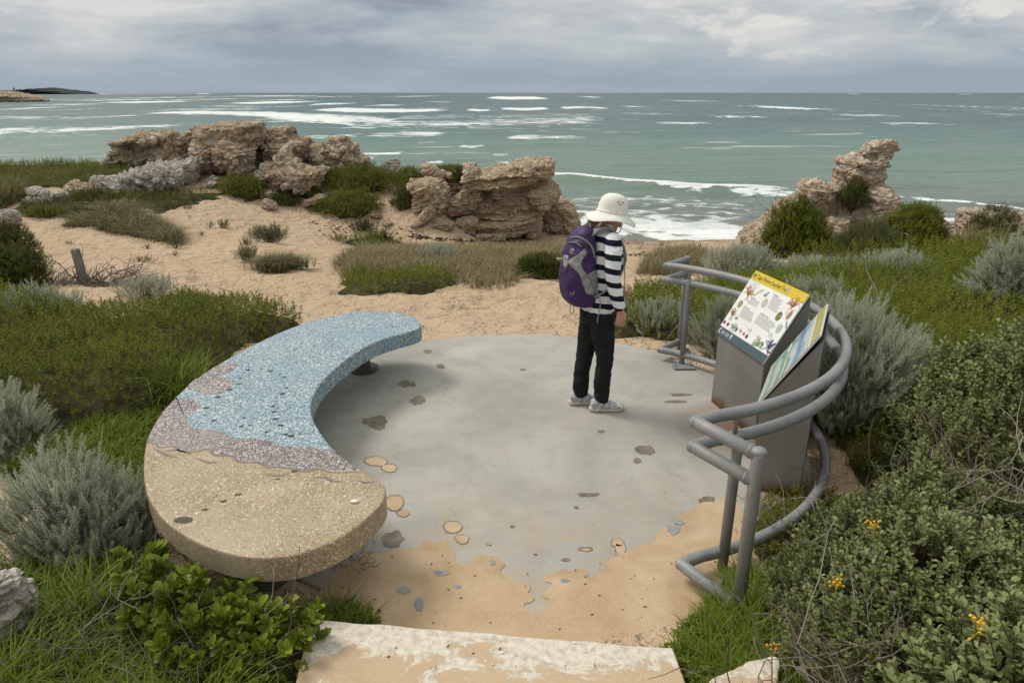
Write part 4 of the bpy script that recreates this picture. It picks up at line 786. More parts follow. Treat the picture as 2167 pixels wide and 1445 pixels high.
grass('pale straw coloured grass straggling over the left dune', PX([(200, 450), (280, 445), (340, 470), (390, 500), (388, 514), (320, 512), (230, 492)]), 2600, .18, .0045, 1.2, M_dry, 16, 'dune_grass', **DG)
grass('wispy dry grass on the sand left of the pillars', PX([(1345, 580), (1370, 552), (1440, 540), (1510, 545), (1500, 570), (1430, 585)]), 3200, .20, .004, .8, M_dry, 7, 'dune_grass', **DG)
grass('brown dry grass beside the blocky rock at the right', PX([(1990, 545), (2010, 515), (2080, 505), (2130, 510), (2120, 545)]), 4000, .24, .005, .8, M_mix, 8, 'dune_grass', **DG)
grass('brown grass in front of the long headland mat at the far left', PX([(-60, 440), (-40, 400), (40, 395), (60, 420), (0, 445)]), 2600, .2, .005, .8, M_mix, 9, 'dune_grass', **DG)
# ------------------------------------------------------------------ shrubs (each a thing)
SV, GR, DK = [M_silver, M_core_s], [M_green, M_core], [M_dkgreen, M_core]
bush('silver_shrub', 'pale silver shrub standing on the green ground cover at the left edge', 'shrub', 50, 705, 170, 70, T_silver, SV, 700, 0.95, seed=1, ground=None, deep=.7)
bush('silver_shrub', 'tall silver sprigs cut by the left edge above the short grass', 'shrub', -25, 985, 130, 130, T_silverN, SV, 420, 0.8, seed=2)
bush('silver_shrub', 'big silver shrub with upright feathery sprigs left of the sandy bench end', 'shrub', 95, 1225, 230, 190, T_silverN, SV, 620, 0.8, seed=3, up=1.3)
bush('silver_shrub', 'smaller grey shrub squeezed between the big silver shrub and the bench', 'shrub', 255, 1165, 130, 130, T_silverN, SV, 300, 0.7, seed=4, up=1.3)
bush('grey_shrub', 'small grey shrub behind the dead branches near the wooden post', 'shrub', 300, 640, 80, 32, T_silver, SV, 160, 1.4, seed=5)
bush('silver_shrub', 'rounded silver shrub behind the far end of the rail', 'shrub', 1578, 604, 145, 72, T_silver, SV, 930, 1.31, seed=6)
bush('silver_shrub', 'silver shrub right of the bare sand gap behind the sign', 'shrub', 1718, 606, 100, 48, T_silver, SV, 570, 1.27, seed=7)
bush('silver_shrub', 'broad silver shrub in the middle of the row behind the sign', 'shrub', 1800, 612, 130, 50, T_silver, SV, 660, 1.27, seed=8)
bush('silver_shrub', 'silver shrub with ragged top at the right end of the row behind the sign', 'shrub', 1920, 612, 130, 62, T_silver, SV, 660, 1.27, seed=9)
bush('silver_shrub', 'big silver shrub filling the space outside the curve of the rail', 'shrub', 1830, 930, 260, 250, T_silverN, SV, 1500, 0.95, seed=10, up=1.0, deep=1.1)
bush('silver_shrub', 'silver shrub beside the left side of the first sign pillar', 'shrub', 1545, 770, 110, 130, T_silverN, SV, 520, 0.9, seed=11, up=1.0, yy=6.0)
bush('silver_shrub', 'low silver shrub left of the two far rail posts', 'shrub', 1400, 712, 110, 60, T_silverN, SV, 360, 0.95, seed=12, up=1.0)
bush('silver_shrub', 'silver shrub seen through the gap between the rail and the sign board', 'shrub', 1740, 690, 130, 80, T_silverN, SV, 460, 1.15, seed=13)
bush('silver_shrub', 'grey silver shrub half way down the right edge', 'shrub', 2170, 690, 130, 150, T_silver, SV, 1100, 1.3, seed=14, deep=.9)
bush('silver_shrub', 'dusty grey green shrub at the foot of the pinnacle', 'shrub', 1850, 548, 130, 68, T_silver, [M_salt, M_core], 780, 1.42, seed=15)
bush('silver_shrub', 'tiny silver shrub in the dry grass island', 'shrub', 928, 552, 60, 26, T_silver, SV, 180, 1.42, seed=16)
bush('silver_shrub', 'silvery shrub on top of the ridge among dark green shrubs', 'shrub', 822, 384, 56, 42, T_silver, SV, 459, 1.39, seed=17)
bush('green_shrub', 'bright green bush growing up the left flank of the pinnacle', 'shrub', 1695, 545, 130, 122, T_green, GR, 3449, 1.74, seed=20, up=.5)
bush('green_shrub', 'big round green bush right of the pinnacle', 'shrub', 1945, 535, 125, 100, T_green, GR, 2989, 1.74, seed=21, up=.5)
bush('green_shrub', 'small dark bush clinging to the middle of the pinnacle', 'shrub', 1812, 432, 54, 50, T_green, DK, 827, 1.51, seed=22, yy=19.4)
bush('green_shrub', 'dark green shrub over the blocky rock at the right edge', 'shrub', 2125, 500, 90, 54, T_green, DK, 965, 1.62, seed=23, yy=18.6)
bush('green_shrub', 'dark green bush at the right end of the dry grass island', 'shrub', 1145, 590, 110, 58, T_green, DK, 1839, 1.22, seed=24)
bush('green_shrub', 'wide dark green shrub left of the layered ledges', 'shrub', 755, 412, 170, 62, T_green, GR, 2530, 1.86, seed=25, up=.5)
bush('green_shrub', 'dark green shrub between the silvery shrub and the slanting slab', 'shrub', 862, 402, 84, 52, T_green, GR, 1380, 1.86, seed=26)
bush('green_shrub', 'dull green spreading shrub on the sand below the wide dark shrub', 'shrub', 730, 464, 140, 56, T_green, GR, 2070, 1.62, seed=27)
bush('green_shrub', 'grey green shrub on the slope under the slanting slab', 'shrub', 860, 442, 70, 50, T_green, DK, 965, 1.51, seed=28)
bush('green_shrub', 'green patch of shrub on top of the ledges behind the slanting slab', 'shrub', 950, 372, 80, 25, T_green, GR, 736, 1.74, seed=29, yy=25.5)
bush('green_shrub', 'small green shrub on the crest of the layered ledges', 'shrub', 972, 384, 32, 34, T_green, DK, 368, 1.51, seed=30, yy=23.2)
bush('green_shrub', 'dark green shrub below the tallest rock of the left outcrop', 'shrub', 500, 418, 100, 48, T_green, GR, 1196, 1.62, seed=31)
bush('green_shrub', 'low dark shrub at the sand edge below the pointed boulder', 'shrub', 592, 436, 70, 28, T_green, DK, 690, 1.62, seed=32)
bush('green_shrub', 'small round green shrub in front of the low tan ledge', 'shrub', 652, 420, 50, 26, T_green, GR, 552, 1.51, seed=33)
bush('green_shrub', 'dark bush at the left edge level with the wooden post', 'shrub', 5, 610, 110, 80, T_green, DK, 1200, 1.42, seed=34)
bush('green_shrub', 'brown tinged bush at the left edge above the sand slope', 'shrub', 0, 545, 90, 66, T_green, DK, 1288, 1.33, seed=35)
bush('green_shrub', 'small bright green shrub among the pale slabs at the far left', 'shrub', 80, 462, 60, 22, T_green, GR, 459, 1.39, seed=36)
bush('green_shrub', 'grey green shrub at the foot of the slanting white slab', 'shrub', 165, 425, 70, 22, T_green, DK, 459, 1.39, seed=37)
# small beach plants, each its own
small = [(545, 505, 44, 22, 0, 'grey green tuft left in the pair on the middle sand'), (572, 515, 52, 34, 0, 'largest grey green tuft in the pair on the middle sand'), (524, 522, 26, 18, 0, 'small tuft just below the pair on the middle sand'),
         (524, 556, 34, 32, 0, 'upright tuft at the left end of the dry round bush'), (582, 572, 100, 34, 1, 'round straw coloured bush alone on the middle sand'), (472, 484, 24, 17, 0, 'small tuft with a bleached stone on the upper sand'),
         (443, 480, 14, 10, 0, 'tiny tuft on the upper sand left of the bleached stone'), (300, 558, 40, 16, 0, 'little spreading tuft behind the dead branches'), (310, 528, 22, 10, 0, 'thin tuft on the left sand slope below the dry scrub'), (368, 542, 22, 10, 0, 'thin sprig right of the left sand slope'),
         (80, 546, 16, 10, 0, 'tiny weed at the left end of the sand slope'), (145, 522, 18, 9, 0, 'lone weed in the middle of the left sand slope'), (370, 525, 34, 20, 0, 'green tuft at the lower tip of the left dry scrub'), (396, 444, 20, 12, 0, 'tiny tuft on the crest of the upper sand'),
         (766, 492, 50, 26, 0, 'bushy grey tuft at the upper end of the low green plants'), (715, 512, 34, 18, 0, 'spiky tuft at the left end of the low green plants'), (808, 508, 34, 22, 0, 'grey tuft above the pink scrap'), (425, 500, 14, 9, 0, 'tiny dark sprig on the middle sand'), (600, 436, 14, 6, 0, 'speck of green near the sand crest')]
for i, (u, v, wpx, hpx, dry, lb) in enumerate(small):
    rg = np.random.default_rng(300 + i); c = ong(u, v); s = np.linalg.norm(c - (0, 0, CAMH)) / FPX; n = int(16 + wpx * hpx * .055); rx = wpx * s / 2; H = hpx * s
    q = np.c_[rg.normal(0, .4, (n, 2)) * (rx, rx * .7), np.zeros(n)]; q[:, 2] = 0; g = Geo()
    if dry: blades(g, np.repeat(q, 14, 0) + rg.normal(0, rx * .15, (n * 14, 3)) * (1, 1, 0), H * 1.0, .005, 1.1, rg, 0)
    else: scatter(g, T_silver, q, np.c_[q[:, :2] / rx * .6 + rg.normal(0, .3, (n, 2)), np.ones(n)], H / .16 * rg.uniform(.55, 1.25, n) * (1 - .4 * np.linalg.norm(q[:, :2], axis=1) / rx).clip(.3, 1), np.clip(rg.normal(.25, .2, n), 0, 1), rg)
    g.add(*tube([(0, 0, -.04), (0, 0, .03)], .02, 5), 0, .05)
    o = g.obj('dune_plant', M_dry if dry else leafmat('dune_plant_leaf', [(0, BR), (.1, (.12, .12, .06)), (.5, (.19, .205, .10)), (1, (.33, .34, .2))]) if i == 0 else (M_dry if dry else bpy.data.materials['dune_plant_leaf'])); o.location = tuple(c + (0, rx * .4, 0)); tag(o, lb, 'plant', 'small plants on the sand')
# big leaved succulent in front of the bench
def thicket(name, label, poly, h, ew, temps, dens, mats, seed, extra=(), **kw):
    g, H = canopy(poly, h, ew, temps, dens, mats, np.random.default_rng(900 + seed), seed=seed, **kw); c = np.asarray(poly)[:, :2].mean(0); z = float(TZ(c[0], c[1]))
    root = empty(name, (c[0], c[1], z), label, 'shrub'); off = np.array((c[0], c[1], z)); rg = np.random.default_rng(seed)
    a, b = Geo(), Geo(); V = np.concatenate(g.V) - off; R = np.concatenate(g.R)
    for dst, k in ((a, 0), (b, 1)):
        fs = [f for f, m in g.F if m == k]; us = np.unique(np.concatenate([f.ravel() for f in fs])); mp = np.full(len(V), -1); mp[us] = np.arange(len(us))
        dst.add(V[us], [mp[f] for f in fs], 1 if k else 0, R[us])
    p, D = sample(poly, 26, rg); hh = H(p)[0]
    for q, hq in zip(p, hh): twigs(2, (q[0] - c[0], q[1] - c[1], hq * .55 + float(TZ(q[0], q[1])) - z), (.05, .05, .03), .28, .004, rg, .8, 4, .4, b, 1)
    a.obj('foliage', mats[0], root); b.obj('branches', [M_twig, mats[1]], root); return root
thicket('succulent_shrub', 'bright green shrub with thick round leaves against the sandy bench end', [(-1.78, 2.78), (-1.5, 2.58), (-1.12, 2.42), (-.87, 2.40), (-.8, 2.29), (-.97, 2.14), (-1.25, 2.08), (-1.52, 2.22), (-1.72, 2.45), (-1.82, 2.65)], .25, .18, T_succ, 620, [M_succ, M_core], 31, y0=2.4, lump=2.2, up=1.2)
thicket('saltbush', 'grey green soft leaved shrub spilling against the near rail post', [(1.27, 2.75), (1.52, 3.02), (1.9, 3.3), (2.3, 3.3), (2.6, 2.7), (2.5, 2.1), (2.1, 1.75), (1.5, 1.7), (1.22, 1.78), (1.13, 2.1), (1.18, 2.5)], .56, .75, T_salt, 1150, [M_salt, M_core], 32, y0=2.6, lump=2.6, up=1.2, wave=.62)
thicket('saltbush', 'grey green shrub rising at the right edge above the tangle of dead twigs', [(2.2, 3.5), (2.7, 4.3), (3.4, 4.7), (4.5, 4.6), (5.0, 3.6), (4.4, 2.6), (3.2, 2.2), (2.7, 2.3), (2.45, 2.8), (2.2, 3.2)], .85, .7, T_salt, 950, [M_salt, M_core], 33, y0=3., lump=2.2, up=1.2, wave=.6)
thicket('saltbush', 'large leaved shrub in the bottom right corner', [(1.25, 1.72), (1.6, 1.82), (2.2, 1.95), (3.0, 2.1), (3.2, 1.2), (2, .9), (1.2, 1.2)], .58, .4, T_salt, 620, [M_salt, M_core], 34, y0=2.2, lump=2.6, up=1.2, rs=1.5, wave=.6)
thicket('creeping_plant', 'small leaved creeper on the ground at the foot of the second sign', [(1.28, 3.15), (1.45, 3.55), (1.75, 3.75), (2.0, 3.7), (1.9, 3.35), (1.6, 3.1), (1.35, 2.98)], .12, .12, T_green, 900, [M_green, M_core], 35, y0=4., lump=2.)
# grass tussock with seed heads behind the bench
def tussock(u, v, hpx, n, label, mt, seed, rs=.12):
    rg = np.random.default_rng(seed); c = ong(u, v); s = np.linalg.norm(c - (0, 0, CAMH)) / FPX; g = Geo(); q = np.c_[rg.normal(0, rs, (n, 2)), np.zeros(n)]
    blades(g, q, hpx * s, .0045, .8, rg, 0)
    o = g.obj('grass_tussock', [mt]); o.location = tuple(c); return tag(o, label, 'grass tussock')
tussock(370, 838, 95, 420, 'green tussock with pale seed heads behind the bench', M_grass, 41)
tussock(115, 990, 70, 200, 'dark green tussock at the edge of the short grass', M_grass, 42, .09)
tussock(165, 1330, 120, 260, 'tall reddish green tussock near the whitish rock', M_grass, 43, .07)
# dead wood
def dead(label, u, v, n, sp, L, r, seed, dz=.03, name='dead_branches', up=.35, dn=None):
    c = ong(u, v, dz) if dn is None else np.array(dn, float); g = twigs(n, (0, 0, 0), sp, L, r, np.random.default_rng(seed), up, 6, .35)
    o = g.obj(name, [M_twig]); o.location = tuple(c); return tag(o, label, 'dead branches')
dead('tangle of grey dead branches on the sand beside the wooden post', 215, 598, 110, (.34, .12, .02), .6, .011, 51, up=.1)
dead('sprawl of thin grey twigs left of the wooden post', 120, 600, 80, (.22, .10, .02), .45, .007, 52, up=.1)
dead('grey dead twigs tangled in the grass at the bottom left', 90, 1390, 80, (.3, .12, .05), .45, .0035, 53, .05)
dead('matted dead twigs at the bottom edge left of the step', 330, 1425, 46, (.22, .1, .03), .4, .0035, 54, .05)
dead('thicket of bare brown twigs inside the right hand shrubs', 0, 0, 150, (.26, .16, .08), .6, .0045, 55, dn=(2.35, 2.62, .50), up=.9)
dead('bare twigs at the bottom edge under the corner shrub', 0, 0, 130, (.24, .08, .05), .45, .0038, 56, dn=(1.36, 1.92, .36), up=.6)
dead('dead twigs lying on the sand under the bench end', 745, 1195, 40, (.05, .03, .005), .22, .0022, 57, .02)
dead('dry brown stems poking from the left edge of the ground cover', 430, 640, 60, (.22, .10, .05), .3, .004, 59, .2, up=.6)
# line of dry weed on the beach
def wrack():
    rg = np.random.default_rng(5); g = Geo()
    for (a, b, n, sp) in [((870, 500), (1190, 524), 420, 2.5), ((700, 470), (860, 520), 160, 7), ((1200, 520), (1480, 520), 60, 6), ((640, 470), (1100, 510), 60, 12), ((1330, 540), (1370, 540), 30, 1.5)]:
        for k in range(n):
            t = rg.random(); c = ong(a[0] + (b[0] - a[0]) * t + rg.normal(0, 4), a[1] + (b[1] - a[1]) * t + rg.normal(0, sp) + math.sin(t * 9) * 2); an = rg.random() * 3; L_ = rg.uniform(.03, .12)
            V, F = box(c + (0, 0, .012), (L_, L_ * .3, .02), rotm(an, 0)); g.add(V, F, 0, rg.random())
    tag(g.obj('seaweed_wrack', [leafmat('dry_seaweed', [(0, (.03, .022, .016)), (1, (.10, .07, .045))], .8, 0)]), 'dark line of dry seaweed along the beach', 'seaweed', None, 'stuff')
wrack()

def flowers():
    rg = np.random.default_rng(77); m = plain('yellow_petal', (.62, .40, .03), .6, .2, .2, 80, 0)
    for k, (u, v, lb) in enumerate([(1770, 1237, 'small yellow flower cluster among the grey green leaves near the rail post'), (1640, 1375, 'yellow flower spray at the lower left of the corner shrub'), (2075, 1330, 'yellow flower cluster at the right side of the corner shrub'), (1850, 1115, 'pair of yellow blooms in the middle of the right hand shrub')]):
        d = ray(u, v); dg = bpy.context.evaluated_depsgraph_get(); dg.update(); h = SC.ray_cast(dg, (0, 0, CAMH), Vector(d).normalized())
        if not h[0]: continue
        c = np.array(h[1]) + np.array(h[2]) * 0 + (0, 0, .012); g = Geo()
        for i in range(16):
            o = rg.normal(0, .016, 3)
            g.add(*ell(o, (.006, .006, .004), 7, 5, rotm(rg.random() * 6, rg.normal(0, .6))), 0, .5)
        g.add(*tube([(0, 0, .0), (0, -.005, -.06)], .002, 4), 0, .1)
        for i in range(16): g.add(*tube([(0, 0, -.02), g.V[i].mean(0)], .0012, 3), 0, .1)
        o = g.obj('flower_cluster', m); o.location = tuple(c); tag(o, lb, 'flowers')
flowers()
# ------------------------------------------------------------------ curved terrazzo bench
BZ, BT = .46, .125
Zb = lambda a, b: onz(280 + a / 2.408, 640 + b / 2.408, BZ)[:2]
OUT = [(1473, 110), (1462, 88), (1440, 74), (1380, 57), (1300, 47), (1200, 46), (1100, 54), (1000, 71), (900, 97), (800, 132), (700, 175), (600, 224), (500, 278), (400, 338), (300, 408), (220, 482), (150, 560), (100, 640), (72, 708), (58, 800), (58, 880), (68, 950), (90, 1010), (125, 1065), (180, 1122), (260, 1180), (350, 1228), (450, 1265), (560, 1290), (660, 1300), (760, 1295), (850, 1280), (950, 1247), (1050, 1202), (1130, 1152), (1200, 1097), (1260, 1035), (1288, 985), (1290, 945), (1268, 913), (1200, 872), (1172, 853), (1130, 826), (1060, 775), (1000, 718), (960, 662), (925, 602), (910, 550), (915, 500), (940, 440), (975, 395), (1020, 350), (1080, 300), (1150, 250), (1230, 207), (1300, 180), (1380, 157), (1440, 140), (1466, 126)]
B1 = [(240, 484), (300, 493), (352, 520), (330, 545), (278, 586), (290, 628), (380, 645), (460, 660), (520, 692), (600, 690), (700, 706), (780, 731), (880, 735), (1000, 752)]       # blue | purple
B2 = [(118, 712), (137, 731), (210, 727), (247, 751), (320, 755), (385, 739), (420, 771), (510, 776), (545, 806), (640, 809), (690, 831), (780, 835), (880, 855), (950, 840), (1010, 855), (1100, 858)]   # purple | sand
def terrazzo(name, base, chips, scale, sizes=(.30, .42), tint=None, cover_=.5):
    m, t, b = mat(name, .55, .35); p = t.obj(); q = t.vadd(p, t.vmul(t.noise(p, 30, 2, out='Color'), (.012, .012, .012)))
    col = t.ramp(t.noise(p, 3.2, 5, .6, .4), base)
    for k, sc in enumerate((scale, scale * 1.9)):
        d = t.voro(q, sc); rc = t.voro(q, sc, out='Color'); s = t.new('ShaderNodeSeparateColor'); t.put(s.inputs[0], rc)
        lim = t.mapr(s.outputs[0], 0, 1, sizes[0] * .5, sizes[1] * 1.25); inside = t.math('MULTIPLY', t.math('SUBTRACT', lim, d), 14., clamp=True)
        inside = t.math('MULTIPLY', inside, t.math('GREATER_THAN', s.outputs[2], 1 - cover_))
        col = t.mix(inside, col, t.ramp(s.outputs[1], chips, 'CONSTANT'))
    if tint: col = t.mix(t.ramp(t.noise(t.vadd(p, (2, 5, 0)), 2.2, 4), [(.48, 0.), (.68, .45)]), col, tint)
    t.put(b.inputs['Base Color'], col); t.put(b.inputs['Normal'], t.bump(t.noise(p, 60, 3), .15, .003)); return m
M_blue = terrazzo('blue_terrazzo', [(.3, (.075, .155, .225)), (.5, (.13, .215, .275)), (.7, (.20, .29, .335))], [(0, (.06, .10, .115)), (.2, (.13, .215, .25)), (.4, (.24, .32, .355)), (.55, (.38, .45, .475)), (.7, (.56, .61, .615)), (.88, (.72, .75, .74))], 92, (.55, .75), cover_=.80, tint=(.17, .27, .36))
M_purple = terrazzo('purple_terrazzo', [(.3, (.105, .085, .09)), (.55, (.17, .14, .14)), (.75, (.27, .22, .21))], [(0, (.07, .055, .06)), (.2, (.2, .165, .165)), (.45, (.48, .43, .41)), (.7, (.62, .58, .55))], 84, (.5, .65), cover_=.62, tint=(.30, .24, .225))
M_sandt = terrazzo('sand_terrazzo', [(.3, (.25, .18, .10)), (.5, (.33, .25, .155)), (.7, (.42, .33, .215))], [(0, (.15, .10, .055)), (.15, (.33, .27, .18)), (.4, (.46, .38, .27)), (.75, (.57, .50, .39)), (.93, (.66, .63, .55))], 88, (.4, .58), cover_=.52, tint=(.40, .325, .225))
def bench():
    root = empty('terrazzo_bench', (-1.75, 4.3, 0), 'long curved terrazzo bench, blue at the far end and sand coloured at the near end', 'bench')
    off = np.array((-1.75, 4.3))
    iA, iB, iC, iD = OUT.index((220, 482)), OUT.index((72, 708)), OUT.index((1172, 853)), OUT.index((1060, 775))
    def sm(pts, closed=False): return catmull([Zb(*q) - off for q in pts], 6, closed)
    full = sm(OUT, True); n = 6
    seg = lambda i, j: full[i * n:j * n + 1] if j >= i else np.concatenate([full[i * n:], full[:j * n + 1]])
    b1 = sm([OUT[iA]] + B1 + [OUT[iD]]); b2 = sm([OUT[iB]] + B2 + [OUT[iC]])
    def wob(b, k): b = b.copy(); b[2:-2] += (fbm(np.c_[b[2:-2] * 22, np.full(len(b) - 4, k)], 3, k)[:, None] - .5) * .018; return b
    b1, b2 = wob(b1, 1), wob(b2, 2)
    def slab(parts, flags, name, m):
        P = np.concatenate([p[:-1] for p in parts]); fl = np.concatenate([np.full(len(p) - 1, float(f)) for p, f in zip(parts, flags)])
        V, F = prism(P, BZ - BT, BZ, bev=fl * .9); return Geo().add(V, F), name, m
    for g, name, m in (slab([seg(iD, 0)[:-1], seg(0, iA), b1], [1, 1, 0], 'blue_section', M_blue), slab([seg(iA, iB), b2, seg(iC, iD), b1[::-1]], [1, 0, 1, 0], 'purple_band', M_purple), slab([seg(iB, iC), b2[::-1]], [1, 0], 'sand_section', M_sandt)):
        g.obj(name, m, root)
    def patch(pts, m, name, z=.0025, closed=True, k=5):
        P = catmull([Zb(*q) - off for q in pts], k, True); V, F = prism(P, BZ - .01, BZ + z); Geo().add(V, F).obj(name, m, root)
    patch([(372, 372), (400, 342), (450, 314), (500, 305), (530, 318), (505, 350), (440, 370)], M_purple, 'purple_inlay')
    patch([(282, 432), (330, 388), (400, 378), (480, 385), (522, 400), (490, 440), (430, 465), (370, 468), (330, 452)], M_purple, 'purple_inlay')
    # darker outline and ripple lines in the sand end
    M_line = plain('ripple_line', (.20, .165, .15), .7, .3, .3, 30)
    def line(pts, w_, m, name, z=.0015):
        P = catmull([Zb(*q) - off for q in pts], 6); T = norm(np.gradient(P, axis=0)); N = np.c_[-T[:, 1], T[:, 0]]; ww = w_ * np.sin(np.linspace(.15, 2.99, len(P)))[:, None]
        V, F = prism(np.concatenate([P + N * ww, (P - N * ww)[::-1]]), BZ - .01, BZ + z); return Geo().add(V, F).obj(name, m, root)
    for pts in ([(75, 712), (118, 720), (137, 738), (210, 734), (247, 758), (320, 761), (385, 747), (420, 777), (510, 783), (545, 812), (640, 815), (690, 838), (780, 842), (880, 862), (950, 848), (1010, 864), (1100, 866), (1165, 857)],):
        line(pts, .008, M_line, 'ripple_line')
    for pts in ([(110, 745), (170, 775), (230, 790)], [(330, 795), (380, 812), (440, 815)], [(680, 875), (740, 882), (800, 872)], [(920, 893), (980, 890), (1020, 910), (1070, 912)], [(1140, 905), (1190, 918), (1240, 912)], [(160, 760), (230, 752), (300, 775)]):
        line(pts, .009, M_line, 'ripple_line')
    M_dark = plain('dark_inlay_stone', (.018, .03, .035), .4, .4, .5, 60)
    rg = np.random.default_rng(3)
    for x, y in [(595, 343), (655, 338), (705, 350), (775, 380), (550, 385), (545, 415), (495, 445), (785, 437), (735, 503), (715, 530), (725, 558), (730, 593), (755, 627), (810, 680), (570, 587), (415, 603), (370, 575), (375, 537), (435, 483), (600, 625), (555, 630), (685, 660), (780, 672), (755, 365), (590, 345), (765, 465)]:
        c = Zb(x, y) - off; r = rg.uniform(.008, .02); a = np.linspace(0, 2 * np.pi, 9, endpoint=False) + rg.random(); q = c + np.c_[np.cos(a) * r * rg.uniform(.7, 1.4, 9), np.sin(a) * r * rg.uniform(.5, 1., 9)]
        V, F = prism(q, BZ - .01, BZ + .0022); Geo().add(V, F).obj('dark_inlay', M_dark, root)
    M_st = plain('bench_stain', (.10, .08, .055), .7, .2, .4, 40)
    for k, (x, y, r) in enumerate([(260, 1108, .035), (370, 1056, .012), (465, 1012, .014), (540, 978, .012), (825, 860, .012), (740, 900, .01)]):
        c = Zb(x, y) - off; a = np.linspace(0, 2 * np.pi, 24, endpoint=False); rr = r * (1 + (.8 if r < .03 else .25) * (fbm(np.c_[np.cos(a) * 1.5, np.sin(a) * 1.5, np.full(24, k * 3.)], 3, k) - .5) * 2)
        V, F = prism(c + np.c_[np.cos(a) * rr * 1.3, np.sin(a) * rr * .8], BZ - .01, BZ + .0015); Geo().add(V, F).obj('surface_mark', M_st, root)
    # steel pedestals
    M_ped = plain('pedestal_steel', (.10, .085, .07), .6, .4, .4, 10)
    for u, v in ((770, 782),):
        c = onz(u, v)[:2] - off
        for cc in (c, Zb(330, 830) - off, Zb(600, 1020) - off):
            V, F = loft([((cc[0], cc[1], z), (r, 0, 0), (0, r, 0)) for z, r in ((.0, .13), (.025, .13), (.03, .07), (.10, .06), (.24, .06), (.30, .075), (.31, .16), (BZ - BT, .17))], 24); Geo().add(V, F).obj('pedestal', M_ped, root, True)
bench()
c = Zb(1133, 1018); V, F = ell((0, 0, .006), (.021, .014, .008), 16, 8); V[:, 2] = np.where(V[:, 2] < .004, .0005 + V[:, 2] * .1, V[:, 2])
o = Geo().add(V, F).obj('shell', plain('white_shell', (.78, .72, .62), .4, .5, .05, 60, .3), smooth=True); o.location = (c[0], c[1], BZ + .001); tag(o, 'small oval white shell lying on the sand coloured end of the bench', 'shell')
# ------------------------------------------------------------------ curved tube rail
def galv():
    m, t, b = mat('galvanised_paint', .55, .4); p = t.obj(); f = t.noise(p, 5, 6, .65)
    col = t.ramp(f, [(.3, (.20, .203, .203)), (.55, (.255, .258, .258)), (.75, (.31, .312, .308))]); col = t.mix(t.ramp(t.noise(p, 45, 4, .7), [(.58, 0.), (.70, .6)]), col, (.42, .41, .39)); col = t.mix(t.ramp(t.noise(t.vmul(p, (1, 1, .4)), 9, 6, .7), [(.62, 0.), (.72, .55)]), col, (.13, .10, .08))
    t.put(b.inputs['Base Color'], col); b.inputs['Metallic'].default_value = .15; t.put(b.inputs['Normal'], t.bump(t.noise(p, 70, 4), .2, .004)); return m
M_galv = galv()
RC, RR = np.array((.483, 4.581)), 1.692
def rail():
    root = empty('handrail', (RC[0] + RR, RC[1], 0), 'grey curved three rail tube railing bent back at both ends, around the signs', 'railing'); o3 = np.array((RC[0] + RR, RC[1], 0))
    a0 = math.atan2(2.90 - RC[1], .862 - RC[0]); a1 = math.atan2(6.0 - RC[1], 1.385 - RC[0]); a = np.linspace(a0, a1, 60)
    nc, fc = np.array((.862, 2.90)), np.array((1.385, 6.0)); npst, fpst = np.array((1.055, 2.588)), np.array((1.63, 6.24))
    arc = RC + RR * np.c_[np.cos(a), np.sin(a)]
    for z, r in ((.905, .031), (.775, .031), (.10, .031)):
        P = np.concatenate([[npst], [nc + (npst - nc) * .06], [nc], [nc + (arc[2] - nc) * .3], arc[2:-2], [fc + (arc[-3] - fc) * .3], [fc], [fc + (fpst - fc) * .06], [fpst]])
        g = Geo().add(*tube(np.c_[P, np.full(len(P), z)] - o3, r, 16))
        for q in (nc, fc): g.add(*ell(np.array((*q, z)) - o3, (r * 1.01, r * 1.01, r * 1.01), 16, 9))
        g.obj('rail', M_galv, root, True)
        for q, dd in ((npst, nc - npst), (fpst, fc - fpst)):
            dd = dd / np.linalg.norm(dd); V, F = tube([np.array((*(q + dd * k), z)) - o3 for k in (.034, .039, .044)], [r * 1.03, r * 1.12, r * 1.03], 14); Geo().add(V, F).obj('weld', M_galv, root, True)
    def post(x, y, z0, z1, r, name='post', flat=.8): g = Geo().add(*tube(np.array([(x, y, z0), (x, y, z1 - .02), (x, y, z1)]) - o3, [r, r, r * .9], 16, True, flat=flat)); g.add(*ell(np.array((x, y, z1 - .004)) - o3, (r * .95, r * .95, r * .6), 14, 8)); g.obj(name, M_galv, root, True)
    post(*npst, -.05, .925, .036); post(*fpst, -.05, .925, .034)
    post(1.108, 2.990, -.02, .80, .033); post(1.085, 2.985, .78, .90, .012)
    post(1.565, 5.872, .0, .80, .03); post(1.565, 5.872, .78, .90, .014)
    post(2.176, 4.52, -.1, .80, .033); post(2.176, 4.52, .78, .90, .014)
    for x, y in ((1.565, 5.80), (1.63, 6.22)):
        V, F = box(np.array((x, y, .012)) - o3, (.19, .12, .014)); g = Geo().add(V, F)
        for sx_ in (-1, 1): g.add(*loft([(np.array((x + sx_ * .07, y, z)) - o3, (.012, 0, 0), (0, .012, 0)) for z in (.018, .032)], 6))
        g.obj('base_plate', M_galv, root)
rail()
